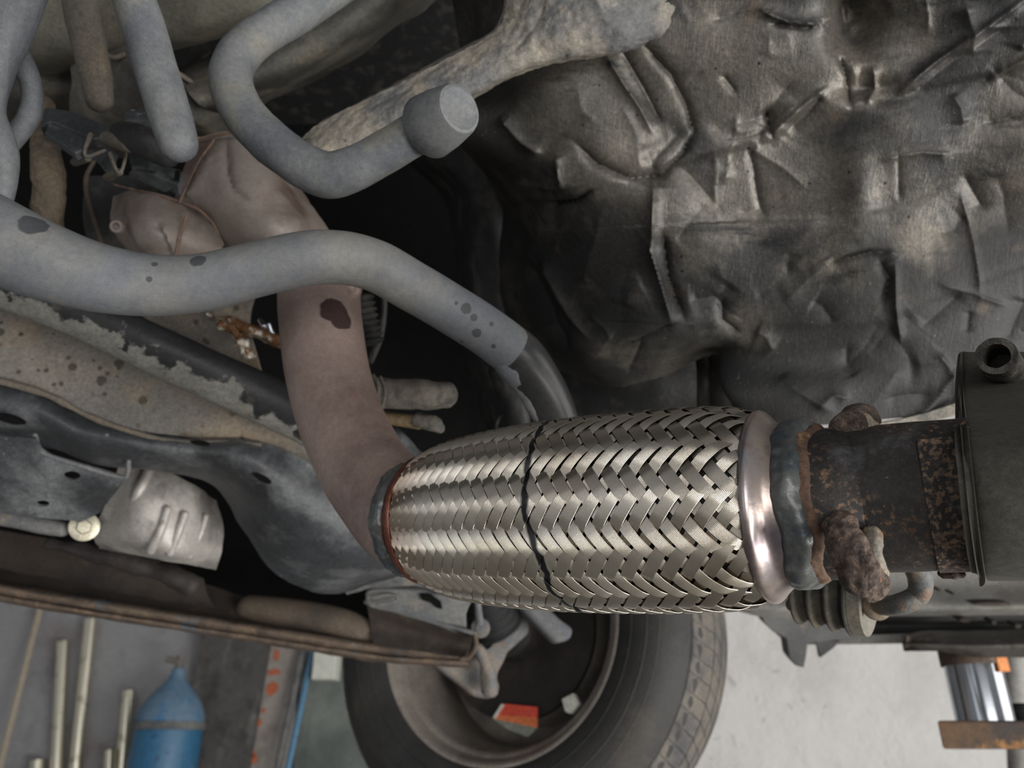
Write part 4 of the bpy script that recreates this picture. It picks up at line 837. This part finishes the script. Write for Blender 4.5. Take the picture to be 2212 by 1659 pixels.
def vz(px, py, ref): # height on the vertical through ref seen at row py
    r = RGT*((px-CX)/F)+UPV*(-(py-CY)/F)+FWD; k = (ref[1]-CAM[1])/r[1]; return CAM[2]+r[2]*k
z0, z1, z2, z3 = vz(2112, 1400, pc), vz(2112, 1438, pc), vz(2112, 1566, pc), vz(2112, 1625, pc)
cylw('collar', (pc[0], pc[1], z1), (pc[0], pc[1], z0+.01), .041, M['rustbeam'], t, n=48)
cylw('chrome_post', (pc[0], pc[1], z2-.01), (pc[0], pc[1], z1), .0375, M['chrome'], t, n=64)
xl = PY(2027, 1590, pc[1]-.05)[0]
ya, yb = pc[1]-.055, pc[1]+.075; q4 = [(xl, ya), (xl+.36, ya), (xl+.36, yb), (xl+.085, yb)]
vv = [(x, y, z3+.004) for x, y in q4]+[(x, y, z2+.004) for x, y in q4]
mk('rusty_plate', vv, [(0, 1, 2, 3), (7, 6, 5, 4), (0, 4, 5, 1), (1, 5, 6, 2), (2, 6, 7, 3), (3, 7, 4, 0)], M['rustplate'], t, smooth=False, bevel=.003)
o = cylw('white_pole', PY(2190, 1380, 1.75), PY(2215, 1900, 1.75), .022, M['sill']); tag(o, 'pale vertical pole behind the chrome lift post', 'pole')
boxw('orange_tag', PY(2160, 1450, 1.16), PY(2174, 1415, 1.16)+np.array([0, .01, 0]), M['orangebit'], t)
o = lathe('black_knob', PY(2203, 1553, 1.3)-np.array([0, 0, .02]), (0, 0, 1), [(0, .012), (.005, .018), (.035, .018), (.042, .012)], M['boot'], per=3, n=24); tag(o, 'black knob at the right edge above the rusty plate', 'knob')

# ---- stabiliser bar (thick, foreground)
t = thing('stabiliser_bar', 'thick blue grey dusty stabiliser bar sweeping from left edge to centre', 'stabiliser bar', EB)
tube('bar', BARPTS, M['bar'], t, n=64, noise=.0003, ns=40)
tube('rubber_sleeve', [(1082, 738, .449, 51), (1120, 772, .455, 57), (1160, 822, .462, 52), (1190, 880, .472, 50), (1212, 950, .485, 48), (1225, 1020, .50, 46)], M['barrear'], t, n=48)
tube('crusted_dust', [(1075, 760, .447, 30), (1110, 800, .452, 30), (1145, 850, .46, 26), (1165, 895, .468, 22)], M['bar'], t, n=24, noise=.002, ns=90)

# ---- exhaust
XA = P(905, 1122, .388); XE = P(1640, 1092, .3045)
AX = XE-XA; LEN = np.linalg.norm(AX); AX /= LEN; LEN += .0045
ex = thing('exhaust_pipe', 'exhaust pipe with a shiny woven steel flex section in the centre', 'exhaust pipe', XB)
tube('front_pipe', PIPEPTS, M['brown'], ex, n=64, noise=.0004, ns=30, ends='round')
tube('pipe_boss', [(745, 600, .50, 18), (758, 625, .495, 24), (752, 650, .495, 14)], M['brown'], ex)
lathe('front_weld', XA, AX, [(-.0090, .0262), (-.0078, .0274), (-.005, .0280), (-.0025, .0274), (-.001, .026)], M['weld'], ex, per=4, n=160, noise=.0008, ns=240, cap=False)
lathe('front_collar', XA, AX, [(-.003, .0264), (-.001, .0268), (.0010, .0280), (.0028, .0302), (.0046, .0312), (.0060, .0309), (.0062, .0300), (.004, .0275)], M['collarred'], ex, per=4, n=96, cap=False)
# liner + woven bands
e1 = -FWD-AX*((-FWD)@AX); e1 /= np.linalg.norm(e1); e2 = np.cross(AX, e1)
tk = np.array([0, .03, .07, .13, .22, .35, .5, .65, .8, .9, .95, .985, 1.0])
rk = np.array([.0258, .0290, .0326, .0362, .0386, .0405, .0413, .0412, .0404, .0392, .0374, .0345, .0322])
def catint(x, xs, ys):
    x = np.asarray(x, float); m = np.gradient(ys, xs); i = np.clip(np.searchsorted(xs, x)-1, 0, len(xs)-2); h = xs[i+1]-xs[i]; t = (x-xs[i])/h
    return (2*t**3-3*t**2+1)*ys[i]+(t**3-2*t**2+t)*h*m[i]+(-2*t**3+3*t**2)*ys[i+1]+(t**3-t**2)*h*m[i+1]
Rf = lambda t: catint(t, tk, rk)
NB = 24; tt = np.linspace(0, 1, 1201)
spc = np.interp(tt, [0, .15, .4, .6, .8, 1], [.0050, .0054, .0062, .0069, .0078, .0085])
TT = np.concatenate([[0], np.cumsum(LEN/1200/((spc[1:]+spc[:-1])/2))])      # T: number of band spacings travelled
NS = 280; ts = np.interp(np.linspace(0, TT[-1], NS), TT, tt); Ts = np.linspace(0, TT[-1], NS); Rs = Rf(ts)
def surfpt(t, th, r):
    return XA+AX*(t*LEN)[..., None]+(e1*np.cos(th)[..., None]+e2*np.sin(th)[..., None])*r[..., None]
lt = np.linspace(0, 1, 60); lth = np.linspace(0, 2*math.pi, 96, endpoint=False)
lv = surfpt(np.repeat(lt[:, None], 96, 1), np.repeat(lth[None], 60, 0), np.repeat((Rf(lt)-.0016)[:, None], 96, 1))
lf = [(i*96+j, i*96+(j+1) % 96, (i+1)*96+(j+1) % 96, (i+1)*96+j) for i in range(59) for j in range(96)]
braid = mk('flex_sleeve', lv.reshape(-1, 3), lf, M['liner'], ex)
def braid_mat():
    m = bpy.data.materials.new('woven_stainless_wire'); m.use_nodes = True; nt = m.node_tree; N = nt.nodes; Lk = nt.links; b = N['Principled BSDF']
    b.inputs['Metallic'].default_value = 1; b.inputs['Roughness'].default_value = .27; b.inputs['Base Color'].default_value = S(196, 190, 178)
    tc = N.new('ShaderNodeTexCoord')
    o = XA-XB
    def dotp(axis, org):
        s = N.new('ShaderNodeVectorMath'); s.operation = 'SUBTRACT'; Lk.new(tc.outputs['Object'], s.inputs[0]); s.inputs[1].default_value = tuple(org)
        d = N.new('ShaderNodeVectorMath'); d.operation = 'DOT_PRODUCT'; Lk.new(s.outputs[0], d.inputs[0]); d.inputs[1].default_value = tuple(axis); return d.outputs['Value']
    s = dotp(AX, o)
    nz = N.new('ShaderNodeTexNoise'); nz.inputs['Scale'].default_value = 55; nz.inputs['Detail'].default_value = 3; Lk.new(tc.outputs['Object'], nz.inputs['Vector'])
    ma = N.new('ShaderNodeMath'); ma.operation = 'MULTIPLY_ADD'; Lk.new(nz.outputs['Fac'], ma.inputs[0]); ma.inputs[1].default_value = .010; Lk.new(s, ma.inputs[2])
    sd_ = dotp(UPV, P(1140, 1060, .33)-XB)                     # the hand-drawn line drifts along the pipe
    mb = N.new('ShaderNodeMath'); mb.operation = 'MULTIPLY_ADD'; Lk.new(sd_, mb.inputs[0]); mb.inputs[1].default_value = .13; Lk.new(ma.outputs[0], mb.inputs[2])
    mc = N.new('ShaderNodeMath'); mc.operation = 'SUBTRACT'; Lk.new(mb.outputs[0], mc.inputs[0])
    mc.inputs[1].default_value = float((P(1143, 1060, .33)-XA)@AX)+.0125
    ab = N.new('ShaderNodeMath'); ab.operation = 'ABSOLUTE'; Lk.new(mc.outputs[0], ab.inputs[0])
    mr = N.new('ShaderNodeMapRange'); Lk.new(ab.outputs[0], mr.inputs[0]); mr.inputs[1].default_value = .0022; mr.inputs[2].default_value = .0010
    n2 = N.new('ShaderNodeTexNoise'); n2.inputs['Scale'].default_value = 30; Lk.new(tc.outputs['Object'], n2.inputs['Vector'])
    cr_ = N.new('ShaderNodeMapRange'); Lk.new(n2.outputs['Fac'], cr_.inputs[0]); cr_.inputs[1].default_value = .35; cr_.inputs[2].default_value = .7
    m1 = N.new('ShaderNodeMix'); m1.data_type = 'RGBA'; Lk.new(cr_.outputs[0], m1.inputs[0]); m1.inputs[6].default_value = S(230, 224, 213); m1.inputs[7].default_value = S(200, 190, 176)
    # heat tint near the front collar
    hr = N.new('ShaderNodeMapRange'); Lk.new(s, hr.inputs[0]); hr.inputs[1].default_value = .030; hr.inputs[2].default_value = .006; hr.inputs[4].default_value = .5
    m3 = N.new('ShaderNodeMix'); m3.data_type = 'RGBA'; Lk.new(hr.outputs[0], m3.inputs[0]); Lk.new(m1.outputs[2], m3.inputs[6]); m3.inputs[7].default_value = S(206, 166, 136)
    m2 = N.new('ShaderNodeMix'); m2.data_type = 'RGBA'; Lk.new(mr.outputs[0], m2.inputs[0]); Lk.new(m3.outputs[2], m2.inputs[6]); m2.inputs[7].default_value = S(22, 22, 24)
    Lk.new(m2.outputs[2], b.inputs['Base Color'])
    mt = N.new('ShaderNodeMapRange'); Lk.new(mr.outputs[0], mt.inputs[0]); mt.inputs[3].default_value = 1; mt.inputs[4].default_value = .2; Lk.new(mt.outputs[0], b.inputs['Metallic'])
    return m
BM = braid_mat()
NW = 10; WID = .00495; HH = .00058
def band(sign, i):
    jit = RNG.uniform(-.05, .05); phi = (i+jit+sign*Ts)                 # in band spacings
    th = phi*2*math.pi/NB
    s = 2*phi; h = np.clip(np.cos(2*math.pi*(s-.5)/4)*1.55, -1, 1)*HH*np.clip(Ts/TT[-1]*1.1+.5, .55, 1)*sign
    h = h+RNG.uniform(-.00006, .00006)
    c = surfpt(ts, th, Rs+h)
    tg = np.gradient(c, axis=0); tg /= np.linalg.norm(tg, axis=1)[:, None]
    rad = e1*np.cos(th)[:, None]+e2*np.sin(th)[:, None]
    w = np.cross(tg, rad); w /= np.linalg.norm(w, axis=1)[:, None]; nr = np.cross(w, tg); nr *= np.sign((nr*rad).sum(1))[:, None]
    uu = np.array([0, .18, .5, .82]); x = np.concatenate([(k+uu)/NW for k in range(NW)]+[[1.0]])-.5; zz = np.array([-.00013, .00007, .00013, .00007]); z = np.concatenate([np.tile(zz, NW), [-.00013]]); K = len(x)
    wid = WID*(1+RNG.uniform(-.03, .03))
    crown = -(x*2)**2*.00022
    sp_ = np.gradient(ts*LEN, Ts); ar = Rs*2*math.pi/NB; perp = sp_*ar/np.hypot(sp_, ar)
    wid = np.minimum(wid, perp*.93)[:, None]
    v = c[:, None, :]+w[:, None, :]*(x[None, :]*wid)[:, :, None]+nr[:, None, :]*(z+crown)[None, :, None]
    low = c[:, None, :]+w[:, None, :]*(np.array([.5, -.5])[None, :]*wid)[:, :, None]-nr[:, None, :]*.00035
    v = np.concatenate([v, low], 1); K2 = K+2; idx = np.arange(NS*K2).reshape(NS, K2)
    a = idx[:-1]; b2 = idx[1:]; nx = np.roll(np.arange(K2), -1)
    f = np.stack([a, a[:, nx], b2[:, nx], b2], -1).reshape(-1, 4)
    return v.reshape(-1, 3), f
for sgn in (1, -1):
    for i in range(NB):
        v, f = band(sgn, i); mk('wire_band', v, f, BM, braid, recalc=False, sharp=0)
# rear collar, weld, pipe
lathe('rear_collar', XE, AX, [(.0005, .0300), (.0010, .0345), (.0022, .0362), (.0040, .0367), (.0055, .0358), (.0075, .0335), (.0095, .0316), (.0122, .0304), (.015, .0290), (.020, .027)], M['collar'], ex, per=5, n=120, cap=False)
wv = lambda th: .0012*np.sin(th*3+1)+.0007*np.sin(th*7)
lathe('rear_weld', XE, AX, [(.0118, .0302), (.0130, .0314), (.0150, .0319), (.0175, .0320), (.0195, .0315), (.0215, .0300), (.0225, .0286)], M['weld'], ex, per=5, n=260, noise=.0011, ns=110, seed=4, cap=False, wob=wv)
lathe('rust_ring', XE, AX, [(.020, .0292), (.0218, .0296), (.0236, .0292), (.0248, .0283), (.0254, .0268)], M['weldrust'], ex, per=4, n=160, noise=.0005, ns=300, cap=False, wob=wv)
PR = [XE+AX*.014, XE+AX*.026, P(1790, 1085, .2955), P(1900, 1076, .2865), P(2010, 1068, .2785), P(2112, 1061, .272)]
c = cr(PR, 12); v, f = sweep(c, np.linspace(.0279, .0258, len(c)), n=72, ends='flat', noise=.00025, ns=60); mk('rear_pipe', v, f, M['blackpipe'], ex)
sl = cr([P(2004, 1068, .279), P(2060, 1064, .2752), P(2108, 1061, .2722)], 8)
th0 = np.linspace(-.30*math.pi, 1.2*math.pi, 60)
tq, Aq, Bq = frames(sl)
def sleeve():
    v = []; 
    for r in (.0271, .0258):
        v.append(sl[:, None]+r*(Aq[:, None]*np.cos(th0)[None, :, None]+Bq[:, None]*np.sin(th0)[None, :, None]))
    R_, C_ = v[0].shape[:2]; V = np.vstack([x.reshape(-1, 3) for x in v]); f = gridfaces(R_, C_).tolist()+gridfaces(R_, C_, R_*C_).tolist()
    per = [j for j in range(C_)]+[i*C_+C_-1 for i in range(1, R_)]+[(R_-1)*C_+j for j in range(C_-2, -1, -1)]+[i*C_ for i in range(R_-2, 0, -1)]
    f += [(per[k], per[(k+1) % len(per)], per[(k+1) % len(per)]+R_*C_, per[k]+R_*C_) for k in range(len(per))]
    return V, f
v, f = sleeve(); mk('pipe_sleeve', v, f, M['rustysleeve'], ex)
tube('hanger_stub', [(1862, 905, .312, 36), (1850, 915, .300, 38), (1832, 930, .285, 37)], M['rustrod'], ex, n=40, noise=.0009, ns=220, ends='flat')
tube('stub_weld', [(1885, 935, .295, 22), (1860, 925, .29, 30), (1838, 925, .29, 30)], M['webtan'], ex, n=30, noise=.0008, ns=260)
tube('hanger_rod', [(1818, 1135, .262, 34), (1826, 1165, .258, 38), (1838, 1200, .254, 42), (1858, 1240, .251, 45), (1882, 1262, .252, 40)], M['rustrod'], ex, n=64, noise=.0010, ns=260, per=16)
tube('rod_weld', [(1882, 1158, .262, 22), (1880, 1182, .257, 23), (1884, 1210, .254, 24), (1898, 1236, .254, 22)], M['webtan'], ex, n=36, noise=.0006, ns=260, per=10)
t = thing('silencer', 'matt black silencer shell filling the right edge', 'silencer', P(2180, 1080, .31))
def shellrow(x, y, dn, db): return [(x+30, y, db), (x+2, y, dn+.004), (x+9, y, dn), (x+60, y, dn-.006), (2420, y, dn-.022), (2900, y, dn-.05), (2915, y, dn-.035), (2700, y, db-.04)]
sheet('shell', [shellrow(2075, 760, .400, .46), shellrow(2070, 850, .345, .42), shellrow(2076, 930, .262, .38), shellrow(2086, 1030, .243, .36),
  shellrow(2098, 1140, .243, .36), shellrow(2110, 1225, .256, .37), shellrow(2116, 1254, .285, .38), shellrow(2116, 1252, .40, .45)], M['muffler'], t, thick=.002, nu=8, nv=8)
tube('end_seam', [(2073, 850, .348, 3), (2079, 930, .264, 3), (2089, 1030, .245, 3), (2101, 1140, .245, 3), (2113, 1225, .258, 3), (2119, 1252, .285, 3)], M['muffler'], t, n=12)
o = tube('rusty_bolt', [(2032, 1238, .285, 8), (2050, 1240, .282, 11), (2075, 1241, .282, 10)], M['rustrod'], n=20, noise=.0006, ns=400); tag(o, 'small rusty bolt end under the pipe sleeve', 'bolt')
# floor stud with nut, upper right
t = thing('mounting_stud', 'grimy hollow stud with a nut on the black shell at the right edge', 'stud', P(2165, 800, .36))
a_ = P(2195, 835, .40); b_ = P(2152, 768, .335); L_ = np.linalg.norm(b_-a_)
lathe('stud', a_, b_-a_, [(0, .0088), (L_*.5, .0086), (L_, .0080), (L_, .0052), (L_*.7, .005), (L_*.7, .0003)], M['nut'], t, n=32, noise=.0003, ns=300)
lathe('nut', P(2192, 838, .385), b_-a_, [(-.004, .0125), (.004, .0130), (.010, .0125), (.011, .009)], M['nut'], t, n=6)
lathe('washer', P(2200, 850, .392), b_-a_, [(-.003, .018), (0, .0185), (.002, .018), (.002, .008)], M['nut'], t, n=40, noise=.0004, ns=200)
# rubber hanger and its rod
t = thing('rubber_hanger', 'ribbed grey rubber exhaust hanger under the rusty rod', 'hanger', P(1800, 1280, .44))
h0 = P(1722, 1264, .455); h1 = P(1872, 1284, .432); ax = h1-h0; Lh = np.linalg.norm(ax); ax = ax/Lh
ax = ax*1.0
pr = [(-.001, .008), (0, .0150)]
for k in range(4):
    a = Lh*k/4.0
    pr += [(a+.0005, .0180), (a+Lh*.05, .0212+.0005*k), (a+Lh*.10, .0214+.0005*k), (a+Lh*.16, .0188+.0005*k), (a+Lh*.22, .0188+.0005*k)]
pr += [(Lh, .020)]
lathe('ribbed_body', h0, ax, pr, M['hanger'], t, n=72, per=3)
lathe('end_face', h0+ax*Lh, ax, [(-.006, .0200), (-.005, .0226), (.0015, .0222), (.002, .020), (.0015, .010), (.0015, .001)], M['hangface'], t, n=64)
tube('front_nub', [(1712, 1306, .475, 15), (1735, 1312, .465, 17), (1760, 1314, .455, 17)], M['hookbrown'], t)
t = thing('hanger_bracket_rod', 'bent brown rod coming out of the rubber hanger, right side', 'rod', P(1960, 1280, .40))
tube('rod', [(1850, 1300, .428, 18), (1900, 1308, .415, 20), (1945, 1304, .40, 22), (1982, 1286, .398, 24), (1988, 1250, .394, 25), (1970, 1205, .388, 25), (1955, 1160, .382, 25)], M['rod'], t, n=32, noise=.0003, ns=150)
q = P(1893, 1308, .417); lathe('stop_ring', q, P(1930, 1300, .39)-q, [(-.002, .004), (-.0015, .0072), (.0015, .0076), (.003, .005)], M['rod'], t, n=36, per=3)
print('objects', len(bpy.data.objects))
